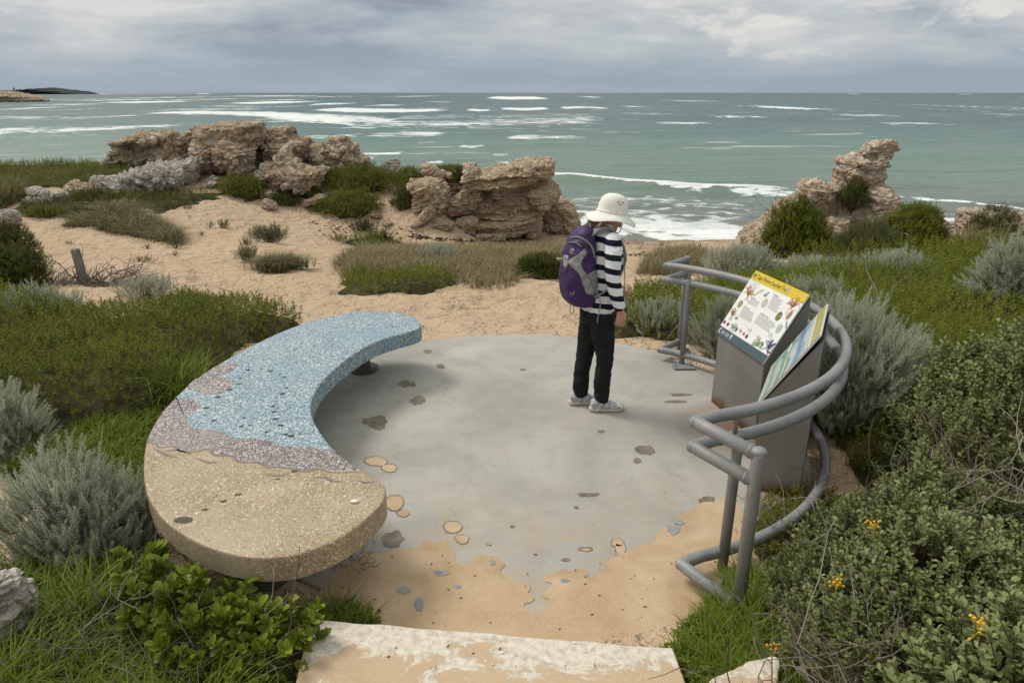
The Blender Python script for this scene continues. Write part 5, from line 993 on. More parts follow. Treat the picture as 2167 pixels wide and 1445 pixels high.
# ------------------------------------------------------------------ interpretive signs
def steel():
    m, t, b = mat('pillar_steel', .5, .35); p = t.obj(); col = t.ramp(t.noise(p, 4, 5, .6), [(.3, (.18, .172, .157)), (.7, (.25, .238, .218))])
    s = t.new('ShaderNodeSeparateXYZ'); t.put(s.inputs[0], p); h = t.math('ADD', s.outputs[2], t.math('MULTIPLY', t.noise(t.vmul(p, (9, 9, 3)), 1., 5, .65), -.16))
    col = t.mix(t.mapr(h, .02, -.06), col, (.13, .055, .02)); sp = t.ramp(t.noise(t.vmul(p, (1, 1, .35)), 17, 4, .6), [(.70, 0.), (.76, .7)]); col = t.mix(sp, col, (.16, .075, .035))
    t.put(b.inputs['Base Color'], col); b.inputs['Metallic'].default_value = .1; return m
M_steel = steel()
M_board = plain('sign_board', (.74, .74, .72), .35, .4, .03, 4, 0)
M_edge = plain('board_edge', (.22, .15, .12), .7, .2, .3, 20)
_ink = {}
def ink(*c):
    if c not in _ink: _ink[c] = plain('printed_ink', c, .4, .35, .12, 60, 0)
    return _ink[c]
def homog(src, dst):
    A = []
    for (x, y), (u, v) in zip(src, dst): A += [[x, y, 1, 0, 0, 0, -u * x, -u * y, -u], [0, 0, 0, x, y, 1, -v * x, -v * y, -v]]
    return np.linalg.svd(np.array(A, float))[2][-1].reshape(3, 3)
BWD, BHT = .68, .56
def sign(name, A, e, label, draw):
    """A: front bottom corner of the pillar on the ground (left end seen from the front), e: unit vector to its right end"""
    e = np.array(e) / np.linalg.norm(e); nrm_ = np.array((-e[1], e[0])) ; root = empty(name, (A[0], A[1], 0), label, 'sign', math.atan2(e[1], e[0]))
    # local: +X along the front, +Y back (away from the reader), Z up
    W, D0, zf, zb = .66, .27, .595, 1.06
    slope = math.atan2(zb - zf, D0)
    prof = [(0, 0), (D0 + .02, 0), (D0 + .02, zb - .012), (0, zf - .012)]
    V = np.array([(x, y, z) for x in (0, W) for y, z in prof]); F = [np.array([(3, 2, 1, 0), (4, 5, 6, 7)]), np.array([(0, 1, 5, 4), (1, 2, 6, 5), (2, 3, 7, 6), (3, 0, 4, 7)])]
    Geo().add(V, F).obj('pillar', M_steel, root)
    R = np.stack([(1, 0, 0), (0, math.cos(slope), math.sin(slope)), (0, -math.sin(slope), math.cos(slope))], -1)      # board: x right, y up the slope, z out to the reader
    R = np.stack([(1, 0, 0), (0, math.cos(slope), math.sin(slope)), (0, -math.sin(slope), math.cos(slope))], -1)
    o0 = np.array((-.01, 0, zf)) + R @ np.array((0, -.012, .009))
    V, F = box((BWD / 2, BHT / 2, -.001), (BWD, BHT, .012)); Geo().add(V @ R.T + o0, F).obj('board', M_board, root)
    V, F = box((BWD / 2, BHT / 2, -.008), (BWD - .004, BHT - .004, .005)); Geo().add(V @ R.T + o0, F).obj('backing', M_edge, root)
    def flat(g2, name, m, z=.0062):
        V = np.concatenate(g2.V); V = np.c_[V[:, 0], V[:, 1], np.full(len(V), z) + V[:, 2]]; g3 = Geo(); g3.F = g2.F; g3.V = [V @ R.T + o0]; g3.R = g2.R; g3.n = g2.n; return g3.obj(name, m, root)
    draw(flat, R, o0, root)
def poly2(g, P): P = np.asarray(P, float); g.add(np.c_[P, np.zeros(len(P))], [np.array([np.arange(len(P))])])
def oval(g, c, rx, ry, n=24, a0=0): a = np.linspace(0, 2 * np.pi, n, endpoint=False); ca, sa = math.cos(a0), math.sin(a0); q = np.c_[np.cos(a) * rx, np.sin(a) * ry]; poly2(g, q @ np.array([[ca, sa], [-sa, ca]]) + c)
def stroke(g, P, w_):
    P = np.asarray(P, float); T = norm(np.gradient(P, axis=0)); N = np.c_[-T[:, 1], T[:, 0]]; w_ = np.broadcast_to(np.asarray(w_, float), (len(P),))[:, None]
    V = np.concatenate([P + N * w_, P - N * w_]); n = len(P); i = np.arange(n - 1); g.add(np.c_[V, np.zeros(2 * n)], np.stack([i + n, i + n + 1, i + 1, i], -1))
def text_mesh(body, size, R, o0, pos, ang, m, root, name='lettering', z=.0066, sx_=1.):
    cu = bpy.data.curves.new('t', 'FONT'); cu.body = body; cu.size = size; cu.fill_mode = 'FRONT'; to = bpy.data.objects.new('t', cu); C.objects.link(to)
    dg = bpy.context.evaluated_depsgraph_get(); dg.update(); me = bpy.data.meshes.new_from_object(to.evaluated_get(dg)); bpy.data.objects.remove(to)
    V, _ = meshnp(me); ca, sa = math.cos(ang), math.sin(ang); V = np.c_[(V[:, 0] * sx_) * ca - V[:, 1] * sa + pos[0], V[:, 0] * sx_ * sa + V[:, 1] * ca + pos[1], np.full(len(V), z)]
    me.vertices.foreach_set('co', (V @ R.T + o0).ravel()); return link(me, name, m, root, False)
Hm = homog([(125, 700), (552, 1025), (1022, 292), (515, 40)], [(0, 0), (BWD, 0), (BWD, BHT), (0, BHT)])
def zb_(x, y): q = Hm @ np.array((x, y, 1.)); return q[:2] / q[2]
def draw_trail(flat, R, o0, root):
    rg = np.random.default_rng(12); hy = zb_(725, 230)[1]; hy = min(hy, BHT - .075); fy = max(zb_(380, 780)[1], .06)
    g = Geo(); poly2(g, [(0, hy), (BWD, hy), (BWD, BHT), (0, BHT)]); flat(g, 'header_band', ink(.62, .46, .035), .0055)
    g = Geo(); poly2(g, [(0, 0), (BWD, 0), (BWD, fy), (0, fy)]); flat(g, 'footer_band', ink(.065, .095, .115), .0055)
    text_mesh('Cape Peron Snorkel Trail', .050, R, o0, (.055, hy + (BHT - hy) * .3), 0, ink(.05, .045, .03), root, sx_=.80)
    g = Geo()                                                # shell emblem in the header and the repair tape
    for k in range(6): a = -.9 + k * .36; stroke(g, [(.028 + .003 * math.sin(a), hy + .02), (.028 + .02 * math.sin(a), hy + .02 + .035 * math.cos(a * .6))], .0016)
    flat(g, 'emblem', ink(.10, .08, .03)); g = Geo(); poly2(g, [(.455, hy + .012), (.475, hy + .012), (.475, hy + .058), (.455, hy + .058)]); flat(g, 'tape', ink(.42, .40, .36), .0072)
    # footer emblems and lines of small print
    g = Geo(); oval(g, (.035, fy * .5), .014, .022, 20); oval(g, (.20, fy * .5), .006, .02, 14, .3); oval(g, (.205, fy * .72), .007, .007, 12)
    for x0, y0, n in ((.058, fy * .58, 8), (.058, fy * .36, 7), (.125, fy * .58, 7), (.125, fy * .36, 6)):
        for k in range(n): stroke(g, [(x0 + k * .0075, y0), (x0 + k * .0075 + .005, y0)], rg.uniform(.002, .0035))
    flat(g, 'footer_emblem', ink(.70, .72, .72)); g = Geo(); oval(g, (.040, fy * .5), .010, .017, 20); flat(g, 'footer_emblem', ink(.065, .095, .115), .0068)
    # columns of body print as rows of short dashes
    for tl, tr, bl, rows in (((470, 325), (560, 372), (425, 395), 6), ((685, 288), (780, 352), (615, 440), 10), ((395, 420), (508, 492), (340, 530), 9), ((552, 488), (715, 605), (478, 598), 9)):
        a, b_, c_ = zb_(*tl), zb_(*tr), zb_(*bl); g = Geo()
        for r in range(rows):
            p0 = a + (c_ - a) * (r + .5) / rows; d = (b_ - a) * rg.uniform(.84, 1.0); L_ = np.linalg.norm(d); x = 0; hgt = np.linalg.norm(c_ - a) / rows * .17
            if r == 0: d = d * .5; L_ *= .5
            while x < L_ - .004:
                w_ = min(rg.uniform(.006, .022), L_ - x); stroke(g, [p0 + d / np.linalg.norm(d) * x, p0 + d / np.linalg.norm(d) * (x + w_)], hgt * (1.6 if r == 0 else 1)); x += w_ + .0045
        flat(g, 'body_print', ink(.13, .13, .135))
    def coral(c, R_, cols, n, up, k):
        for ci, col in enumerate(cols):
            g = Geo()
            for i in range(n):
                a = up + rg.normal(0, .75); p = np.array(c, float); P = [p]
                for _ in range(7): a += rg.normal(0, .5); p = p + R_ / 7 * np.array((math.cos(a), math.sin(a))); P.append(p)
                stroke(g, catmull(P, 4), np.linspace(.0042, .0016, 29))
            flat(g, 'drawing', ink(*col), .0062 + .0003 * ci)
    coral(zb_(425, 300), .085, [(.48, .22, .09), (.33, .14, .06)], 9, 1.4, 1); coral(zb_(860, 430), .085, [(.48, .24, .10), (.35, .16, .07)], 9, 1.9, 2); coral(zb_(275, 500), .06, [(.50, .25, .11), (.36, .17, .10)], 8, .9, 3)
    g = Geo(); q = zb_(820, 520); oval(g, q, .021, .036, 24, -.2); flat(g, 'drawing', ink(.40, .22, .10)); g = Geo()
    for k in range(9): stroke(g, [q + (-.018, -.024 + k * .006), q + (.018, -.026 + k * .006)], .0011)
    flat(g, 'drawing', ink(.26, .2, .25), .0066); g = Geo(); stroke(g, [zb_(795, 580), zb_(785, 655)], .006); flat(g, 'drawing', ink(.26, .2, .25), .0066)
    for k, (x, y, rx, ry, c1, c2) in enumerate(((357, 403, .026, .032, (.22, .26, .12), (.40, .38, .22)), (590, 392, .028, .036, (.42, .46, .36), (.52, .54, .45)), (720, 530, .028, .036, (.11, .14, .04), (.42, .40, .12)), (718, 662, .028, .036, (.40, .44, .41), (.56, .58, .54)))):
        g = Geo(); q = zb_(x, y); oval(g, q, rx, ry, 28); flat(g, 'picture', ink(*c1)); g = Geo()
        for i in range(7): oval(g, q + rg.normal(0, .32, 2) * (rx, ry), rx * rg.uniform(.12, .3), ry * rg.uniform(.08, .2), 9, rg.random() * 3)
        flat(g, 'picture', ink(*c2), .0067)
    g = Geo()                                                # sea star, flowers, sea urchins, weeds along the bottom
    for x, y, r in ((207, 592, .016), (238, 615, .016), (410, 742, .017), (385, 715, .012)):
        q = zb_(x, y)
        for k in range(9): oval(g, q + r * .6 * np.array((math.cos(k * .7), math.sin(k * .7))), r * .5, r * .3, 9, k * .7)
    flat(g, 'drawing', ink(.24, .05, .13))
    g = Geo(); q = zb_(315, 670)
    for k in range(5): oval(g, q + .011 * np.array((math.cos(k * 1.257 + .3), math.sin(k * 1.257 + .3))), .013, .005, 9, k * 1.257 + .3)
    flat(g, 'drawing', ink(.03, .07, .20)); g = Geo(); oval(g, zb_(318, 552), .016, .012, 14, .4); flat(g, 'drawing', ink(.03, .09, .15)); g = Geo(); oval(g, zb_(318, 552), .007, .005, 10, .4); flat(g, 'drawing', ink(.35, .45, .5), .0066)
    coral(zb_(282, 655), .055, [(.20, .33, .20), (.30, .42, .28)], 8, 1.5, 4); coral(zb_(500, 840), .07, [(.18, .30, .14), (.28, .40, .2)], 11, 1.5, 5); coral(zb_(605, 860), .075, [(.16, .13, .30), (.1, .09, .2)], 11, 1.5, 6)
    coral(zb_(350, 690), .03, [(.5, .3, .2)], 6, 1.3, 7); coral(zb_(600, 905), .04, [(.25, .06, .16)], 6, 1.3, 8); coral(zb_(560, 835), .03, [(.03, .16, .17)], 8, 2.5, 9)
    g = Geo(); q = zb_(555, 265); oval(g, q, .034, .010, 16, .75); stroke(g, [q + (-.018, -.018), q + (-.045, -.05)], [.003, .009]); flat(g, 'drawing', ink(.45, .47, .20))
    g = Geo(); q = zb_(605, 297)                               # blue square emblem with waves
    for k in range(3): stroke(g, [q + (-.02, -.018 + k * .007), q + (0, -.014 + k * .007), q + (.02, -.018 + k * .007)], .0024)
    poly2(g, [q + (.004, .004), q + (.02, .004), q + (.02, .022), q + (.004, .022)]); flat(g, 'drawing', ink(.05, .12, .34))
    g = Geo()                                                # speech bubbles, outlines, bubbles
    for x, y, rx, ry in ((500, 190, .055, .034), (262, 562, .018, .014), (440, 680, .022, .018), (635, 728, .022, .018), (520, 755, .02, .012)):
        a = np.linspace(0, 2 * np.pi, 30); q = zb_(x, y); stroke(g, q + np.c_[np.cos(a) * rx, np.sin(a) * ry], .0009)
        for k in range(3): stroke(g, [q + (-rx * .6, ry * (.4 - k * .4)), q + (rx * .6, ry * (.4 - k * .4))], .0012)
    for k in range(34): c_ = zb_(765, 450) + rg.normal(0, .014, 2) if k < 18 else zb_(410, 630) + rg.normal(0, .012, 2) * (1.6, .8); oval(g, c_, .0016, .0016, 6)
    flat(g, 'drawing', ink(.22, .23, .25))
sign('interpretive_sign', onz(1505, 849)[:2], (.2025, -.9793), 'grey steel pillar sign with a white snorkel trail board and yellow header, facing the pad', draw_trail)
def draw_map(flat, R, o0, root):
    rg = np.random.default_rng(4); g = Geo(); poly2(g, [(0, BHT - .085), (BWD, BHT - .085), (BWD, BHT), (0, BHT)]); flat(g, 'header_band', ink(.36, .34, .09), .0055)
    def band(y0, y1, col, z, amp=.03):
        x = np.linspace(.002, BWD - .002, 30); n = lambda k: (vn(np.c_[x * 9, x * 0, x * 0 + k], 3) - .5) * amp * 2; g = Geo(); poly2(g, np.concatenate([np.c_[x, np.maximum(y0 + n(1), .002)], np.c_[x, np.minimum(y1 + n(2), BHT - .087)][::-1]])); flat(g, 'map_picture', ink(*col), z)
    band(.0, .46, (.42, .46, .45), .0056, .0); band(.30, .40, (.20, .31, .40), .0059); band(.15, .26, (.16, .30, .22), .0062); band(.05, .10, (.24, .36, .26), .0065, .02); band(.205, .225, (.6, .64, .6), .0068, .012); band(.34, .36, (.10, .2, .36), .0071, .012)
sign('interpretive_sign', (1.80, 4.365), (-.447, -.894), 'second grey pillar sign seen edge on, with a blue green map board', draw_map)
# ------------------------------------------------------------------ post and scrap
c = ong(178, 604); zt = 66 * np.linalg.norm(c - (0, 0, CAMH)) / FPX
V, F = tube([(0, 0, -.1), (.0, 0, zt * .5), (-.02, 0, zt - .01), (-.02, 0, zt)], [.066, .064, .062, .055], 14); V[:, :2] *= (1 + .06 * (fbm(V * 14, 3, 2) - .5))[:, None]
m, t, b = mat('weathered_post_wood', .9, .15); p = t.obj(); t.put(b.inputs['Base Color'], t.ramp(t.noise(t.vmul(p, (14, 14, 1.2)), 2.5, 5, .65), [(.3, (.10, .095, .08)), (.55, (.19, .18, .155)), (.75, (.28, .27, .24))])); t.put(b.inputs['Normal'], t.bump(t.noise(t.vmul(p, (30, 30, 2)), 2, 4), .6, .01))
o = Geo().add(V, F).obj('wooden_post', m, smooth=True); o.location = tuple(c); tag(o, 'short weathered grey round post leaning in the sand at the left', 'post')
c = ong(822, 521); g = Geo(); rg = np.random.default_rng(2); n = 9; x, y = np.meshgrid(np.linspace(-.28, .28, n), np.linspace(-.16, .16, n)); z = .06 + (n2(x.ravel(), y.ravel(), 7, 3, 6) - .5) * .16; i = (np.arange(n - 1)[:, None] * n + np.arange(n - 1)).ravel()
o = g.add(np.c_[x.ravel() * (1 + .3 * (z - .06)), y.ravel(), z], np.stack([i, i + 1, i + n + 1, i + n], -1)).obj('plastic_scrap', plain('pink_plastic', (.55, .10, .12), .5)); o.location = tuple(c); so = o.modifiers.new('s', 'SOLIDIFY'); so.thickness = .012
tag(o, 'crumpled pink plastic scrap caught in the low green plants above the beach', 'scrap')
# ------------------------------------------------------------------ the walker (local: +X ahead, +Y to her left, +Z up)
PHI = math.radians(20); PO = np.array((.618, 4.968, 0.))
person = empty('person', tuple(PO), 'person in cream sun hat, striped top and black trousers looking down at the sign', 'person', PHI)
def limb(g, pts, rs, k=14): P = catmull(pts, 5); r = catmull(np.c_[rs, rs, rs], 5)[:, 0]; g.add(*tube(P, r, k)); g.add(*ell(P[0], (r[0],) * 3, 12, 8)); g.add(*ell(P[-1], (r[-1],) * 3, 12, 8))
M_skin = plain('skin', (.50, .27, .185), .5, .35, .06, 30, .1, .002)
def roty(a): c, s = math.cos(a), math.sin(a); return np.array([[c, 0, s], [0, 1, 0], [-s, 0, c]])
HC = np.array((.105, 0, 1.515)); HR = roty(.50)
hd = lambda x, y, z: HC + HR @ np.array((x, y, z))
def hand(g, wr, dr, side, fwd):
    """wr wrist, dr down direction of the hand, side: thumb side direction, fwd: palm normal"""
    dr, side, fwd = norm(np.array(dr, float)), norm(np.array(side, float)), norm(np.array(fwd, float)); wr = np.array(wr, float); R = np.stack([side, fwd, dr], -1)
    V, F = loft([((0, 0, -.01), (.026, 0, 0), (0, .021, 0)), ((0, 0, .02), (.032, 0, 0), (0, .017, 0)), ((0, 0, .06), (.041, 0, 0), (0, .015, 0)), ((0, 0, .088), (.040, 0, 0), (0, .012, 0))], 16); g.add(V @ R.T + wr, F)
    for i, (x, L_, cu) in enumerate(((.030, .068, .30), (.010, .078, .38), (-.011, .072, .48), (-.030, .056, .6))):
        p = np.array((x, 0, .082)); a = .06 * (1 - i) * .6; d = np.array((math.sin(a) * .5, 0, 1.)); P = [wr + R @ p]; ang = .1
        for s in (.42, .32, .26): ang += cu * .75; p = p + L_ * s * np.array((d[0] * .3, math.sin(ang), math.cos(ang))); P.append(wr + R @ p)
        limb(g, P, [.0092, .0088, .0082, .0070], 10)
    P = [wr + R @ np.array(q) for q in ((.024, .004, .022), (.044, .012, .045), (.050, .020, .070), (.047, .026, .090))]; limb(g, P, [.014, .0115, .0105, .008], 10)
def body():
    g = Geo()
    g.add(*loft([((.03, 0, .76), (.09, 0, 0), (0, .13, 0)), ((.03, 0, .95), (.09, 0, 0), (0, .135, 0)), ((.05, 0, 1.2), (.105, 0, 0), (0, .14, 0)), ((.05, 0, 1.35), (.085, 0, 0), (0, .155, 0)), ((.05, 0, 1.41), (.06, 0, 0), (0, .10, 0)), ((.055, 0, 1.44), (.05, 0, 0), (0, .056, 0))]))
    limb(g, [(.045, 0, 1.40), (.062, 0, 1.45), (.085, 0, 1.50)], [.055, .050, .052])
    for s, P, r in ((-1, [(.05, -.16, 1.36), (.025, -.222, 1.13), (.05, -.245, .99), (.092, -.25, .875)], [.05, .042, .036, .026]), (1, [(.05, .16, 1.36), (.045, .225, 1.13), (.13, .20, 1.0), (.215, .13, .93)], [.05, .042, .036, .026])): limb(g, P, r)
    hand(g, (.093, -.25, .868), (.12, .06, -1), (1, 0, .1), (0, 1, .05)); hand(g, (.22, .125, .925), (.65, -.6, -.35), (.1, -.3, 1), (.6, .75, 0))
    for s, kx in ((-1, .06), (1, -.04)): limb(g, [(.03, s * .08, .80), (kx * .9 + .015, s * .088, .46), (kx, s * .085, .10)], [.075, .052, .036])
    g.add(*ell(HC, (.098, .076, .122), 24, 16, HR)); g.add(*ell(hd(.035, 0, -.07), (.062, .055, .055), 18, 12, HR)); g.add(*ell(hd(.062, 0, -.112), (.026, .03, .02), 14, 10, HR))
    g.add(*loft([(hd(.09, 0, .03), HR @ (.006, 0, 0), (0, .008, 0)), (hd(.103, 0, 0), HR @ (.012, 0, 0), (0, .011, 0)), (hd(.112, 0, -.026), HR @ (.016, 0, 0), (0, .016, 0)), (hd(.098, 0, -.042), HR @ (.014, 0, 0), (0, .017, 0))], 14))
    g.add(*ell(hd(.086, 0, -.066), (.013, .024, .006), 12, 8, HR)); g.add(*ell(hd(.083, 0, -.080), (.013, .021, .007), 12, 8, HR))
    for s in (-1, 1): g.add(*ell(hd(-.008, s * .077, -.015), (.019, .009, .032), 14, 10, HR)); g.add(*ell(hd(.078, s * .032, .026), (.014, .024, .008), 12, 8, HR))
    me = remesh(g, .0055, 2); return link(me, 'body', M_skin, person)
body()
for s in (-1, 1): Geo().add(*ell(hd(.084, s * .032, .008), (.010, .013, .007), 12, 8, HR)).obj('eye', plain('eye_dark', (.05, .035, .03), .2, .5, 0, 10, 0), person, True)
def cloth(g, name, m, vox, amp, seed, scale=(9, 9, 16), sm=3):
    me = remesh(g, vox, sm); V, N = meshnp(me); d = (abs(fbm(V * scale + 3, 3, seed) - .5) * -2 + .3) * amp + (fbm(V * 5, 2, seed + 3) - .5) * amp; me.vertices.foreach_set('co', (V + N * d[:, None]).ravel()); me.update(); return link(me, name, m, person)
def stripes():
    m, t, b = mat('striped_knit', .9, .1); p = t.obj(); s = t.new('ShaderNodeSeparateXYZ'); t.put(s.inputs[0], p)
    z = t.math('ADD', s.outputs[2], t.math('MULTIPLY', t.noise(p, 6, 3), .03)); z = t.math('ADD', z, t.math('MULTIPLY', s.outputs[0], .10))
    f = t.math('FRACT', t.math('ADD', t.math('DIVIDE', t.math('SUBTRACT', z, .994), .0967), .5)); f = t.math('ABSOLUTE', t.math('SUBTRACT', f, .5))
    k = t.ramp(f, [(.205, 1.), (.225, 0.)]); col = t.mix(k, (.74, .75, .78), (.012, .016, .026)); t.put(b.inputs['Base Color'], col); t.put(b.inputs['Normal'], t.bump(t.noise(p, 40, 4), .3, .006)); return m
M_str = stripes()
def shirt():
    g = Geo()
    g.add(*loft([((.03, 0, .815), (.118, 0, 0), (0, .168, 0)), ((.03, 0, .84), (.124, 0, 0), (0, .172, 0)), ((.035, 0, .95), (.115, 0, 0), (0, .160, 0)), ((.045, 0, 1.08), (.118, 0, 0), (0, .158, 0)), ((.055, 0, 1.22), (.130, 0, 0), (0, .168, 0)), ((.055, 0, 1.33), (.108, 0, 0), (0, .178, 0)), ((.05, 0, 1.395), (.08, 0, 0), (0, .14, 0)), ((.05, 0, 1.43), (.064, 0, 0), (0, .075, 0)), ((.052, 0, 1.455), (.060, 0, 0), (0, .062, 0))], 28))
    for s in (-1, 1): g.add(*ell((.135, s * .07, 1.19), (.065, .07, .075), 16, 10))
    limb(g, [(.05, -.15, 1.365), (.03, -.215, 1.25), (.022, -.232, 1.12), (.052, -.246, .985), (.078, -.249, .905)], [.066, .062, .056, .050, .047])
    limb(g, [(.05, .15, 1.365), (.04, .215, 1.25), (.045, .228, 1.12), (.13, .20, 1.0), (.19, .15, .95)], [.066, .062, .056, .050, .046])
    cloth(g, 'striped_top', M_str, .010, .013, 11)
shirt()
P = np.array([(.054 + .062 * math.cos(a), .064 * math.sin(a), 1.452 + .012 * math.cos(a) - .012 * (math.cos(a) > .6)) for a in np.linspace(0, 2 * np.pi, 28, endpoint=False)]); V, F = tube(P, .014, 10, closed=True); Geo().add(V, F).obj('collar', plain('white_collar', (.74, .75, .78), .9, .1), person, True)
M_trs = plain('black_trouser_cloth', (.016, .016, .018), .85, .15, .25, 14, .3, .01)
def trousers():
    g = Geo(); g.add(*loft([((.03, 0, .70), (.10, 0, 0), (0, .14, 0)), ((.03, 0, .76), (.122, 0, 0), (0, .170, 0)), ((.03, 0, .84), (.112, 0, 0), (0, .160, 0)), ((.03, 0, .87), (.105, 0, 0), (0, .152, 0))], 26))
    for s, kx in ((-1, .06), (1, -.04)): limb(g, [(.03, s * .082, .77), (.03 + kx * .35, s * .086, .62), (kx * .8 + .022, s * .090, .44), (kx * .9, s * .087, .25), (kx, s * .086, .115)], [.096, .086, .070, .063, .058])
    cloth(g, 'trousers', M_trs, .010, .020, 23, (7, 7, 11))
trousers()
# shoes
M_up = plain('shoe_mesh', (.42, .43, .45), .6, .4, .45, 45, .3, .004); M_sole = plain('shoe_sole', (.55, .48, .39), .8, .3, .15, 30); M_wh = plain('shoe_overlay', (.70, .70, .70), .5, .4, .1, 40); M_sil = plain('shoe_silver', (.26, .27, .29), .35, .5, .2, 40)
for (ax_, ay), yaw in (((.05, -.085), math.radians(-17)), ((-.05, .085), math.radians(-12))):
    Rz = np.array([[math.cos(yaw), -math.sin(yaw), 0], [math.sin(yaw), math.cos(yaw), 0], [0, 0, 1]]); tf = lambda V: V @ Rz.T + np.array((ax_, ay, 0))
    rg_ = [(-.075, .024, .045, .030), (-.068, .031, .055, .045), (-.03, .034, .058, .055), (.02, .036, .052, .047), (.07, .042, .044, .036), (.12, .044, .036, .027), (.16, .038, .030, .020), (.182, .022, .026, .012)]
    V, F = loft([((x, -.004 * (x > .05), zc), (0, hy, 0), (0, 0, hz), .85) for x, hy, zc, hz in rg_], 18); sh = Geo().add(tf(V), F).obj('shoe', M_up, person, True)
    rs_ = [(-.085, .02, .018), (-.075, .034, .02), (-.03, .038, .02), (.03, .036, .017), (.08, .045, .016), (.13, .047, .016), (.17, .038, .018), (.19, .018, .022)]
    V, F = loft([((x, 0, h + .001), (0, hy, 0), (0, 0, h), .55) for x, hy, h in rs_], 18); Geo().add(tf(V), F).obj('sole', M_sole, sh, True)
    g = Geo()
    for s in (-1, 1):
        for x0, x1, z1 in ((-.06, -.02, .085), (.0, .035, .080), (.05, .075, .07), (.10, .12, .052)): g.add(*[tf(q) if i == 0 else q for i, q in enumerate(tube([(x0, s * .041, .034), ((x0 + x1) / 2, s * .041, .055), (x1, s * .030, z1)], .0055, 6))])
    g.obj('overlay', M_sil, sh, True); g = Geo()
    V, F = loft([((.125, -.003, .046), (.0, .034, 0), (0, 0, .021), .9), ((.155, -.003, .037), (0, .036, 0), (0, 0, .019), .9), ((.182, -.003, .032), (0, .024, 0), (0, 0, .012), .9)], 14); Geo().add(tf(V), F).obj('toe_cap', M_wh, sh, True)
    for k in range(4): x = .035 + k * .024; g.add(*[tf(q) if i == 0 else q for i, q in enumerate(tube([(x, -.027, .093 - k * .0095), (x + .004, 0, .103 - k * .010), (x, .027, .093 - k * .0095)], .0035, 6))])
    g.obj('laces', M_wh, sh, True)
# hat
M_hat = plain('cream_hat_cloth', (.79, .765, .69), .9, .1, .06, 25, .3, .004)
hr = roty(.17); hc = np.array((.118, 0, 1.535))
def hatloft(rows, k=40):
    V, F = loft([(np.array((0, 0, z)), (a, 0, 0), (0, b, 0)) for a, b, z in rows], k); ang = np.arctan2(V[:, 1], V[:, 0]); r = np.hypot(V[:, 0], V[:, 1]); V[:, 2] += np.where(r > .12, (r - .12) * .24 * np.sin(ang * 3 + .7), 0) ; return V @ hr.T + hc, F
hat = Geo().add(*hatloft([(.100, .086, .0), (.118, .104, -.008), (.152, .138, -.026), (.186, .170, -.050), (.190, .174, -.052), (.188, .172, -.046), (.154, .140, -.020), (.124, .109, -.001), (.116, .101, .010), (.113, .098, .04), (.108, .093, .073), (.098, .084, .102), (.080, .068, .124), (.052, .044, .138), (.02, .016, .143)])).obj('hat', M_hat, person, True)
V, F = tube([(.119 * math.cos(a), .103 * math.sin(a), .012) for a in np.linspace(0, 2 * np.pi, 40, endpoint=False)], .0035, 6, closed=True); Geo().add(V @ hr.T + hc, F).obj('hat_seam', M_hat, hat, True)
M_ey = plain('brass_eyelet', (.06, .05, .035), .4, .5, .2, 50, 0)
for a, z in ((-1.75, .092), (-1.42, .092), (-1.58, .078), (-1.62, -.026)):
    k = 1.0 if z > 0 else 1.36; x, y = .111 * math.cos(a) * k, .096 * math.sin(a) * k; V, F = ell((x, y, z), (.0055, .0035, .0055), 10, 6); Geo().add(V @ hr.T + hc, F).obj('eyelet', M_ey, hat, True)
V, F = tube(catmull([hc + hr @ q for q in ((.03, -.103, .0), (.045, -.095, -.06), (.06, -.06, -.115), (.062, -.02, -.135), (.06, .02, -.135))], 6), .0035, 6); Geo().add(V, F).obj('chin_cord', M_hat, hat, True)
# hair
M_hair = plain('brown_hair', (.16, .085, .042), .55, .4, .35, 60, .5, .004)
g = Geo(); g.add(*ell(hd(-.028, 0, .0), (.080, .080, .088), 20, 14, HR)); g.add(*ell(hd(-.07, 0, -.03), (.04, .05, .045), 16, 10, HR))
limb(g, [hd(-.08, 0, -.055), hd(-.108, 0, -.085), hd(-.112, 0, -.135), hd(-.085, 0, -.175)], [.022, .032, .028, .010])
me = remesh(g, .007, 2); V, N = meshnp(me); me.vertices.foreach_set('co', (V + N * ((fbm(V * (60, 60, 12), 3, 4) - .5) * .012)[:, None]).ravel()); me.update(); link(me, 'hair', M_hair, person)
V, F = tube([hd(-.07 + .03 * math.cos(a) * .3, -.03 + .03 * math.cos(a), -.085 + .03 * math.sin(a)) for a in np.linspace(0, 2 * np.pi, 16, endpoint=False)], .009, 8, closed=True); Geo().add(V, F).obj('hair_tie', plain('white_hair_tie', (.75, .75, .73), .8), person, True)
# ------------------------------------------------------------------ backpack
pack = empty('backpack', tuple(PO), 'purple and grey hiking backpack worn on the back of the standing person', 'backpack', PHI)
M_pur = plain('purple_nylon', (.045, .018, .080), .6, .35, .2, 8, .5, .01); M_pgr = plain('grey_nylon', (.27, .265, .25), .6, .3, .25, 30, .5, .006); M_web = plain('grey_webbing', (.24, .24, .235), .7, .3, .2, 60); M_dgr = plain('dark_foam', (.045, .045, .05), .8, .2, .2, 40)
rings = [(.868, -.10, .05, .085), (.885, -.115, .085, .125), (.94, -.13, .112, .148), (1.05, -.14, .120, .155), (1.15, -.142, .116, .152), (1.25, -.137, .104, .145), (1.34, -.127, .088, .128), (1.40, -.113, .070, .104), (1.44, -.10, .048, .070), (1.456, -.095, .02, .03)]
zz = np.array([r[0] for r in rings]); zi = np.interp(np.linspace(0, len(zz) - 1, 60), np.arange(len(zz)), zz); I = lambda k: catmull(np.array([(r[k], 0, 0) for r in rings]), 16)[:, 0]; zc = catmull(np.array([(r[0], 0, 0) for r in rings]), 16)[:, 0]
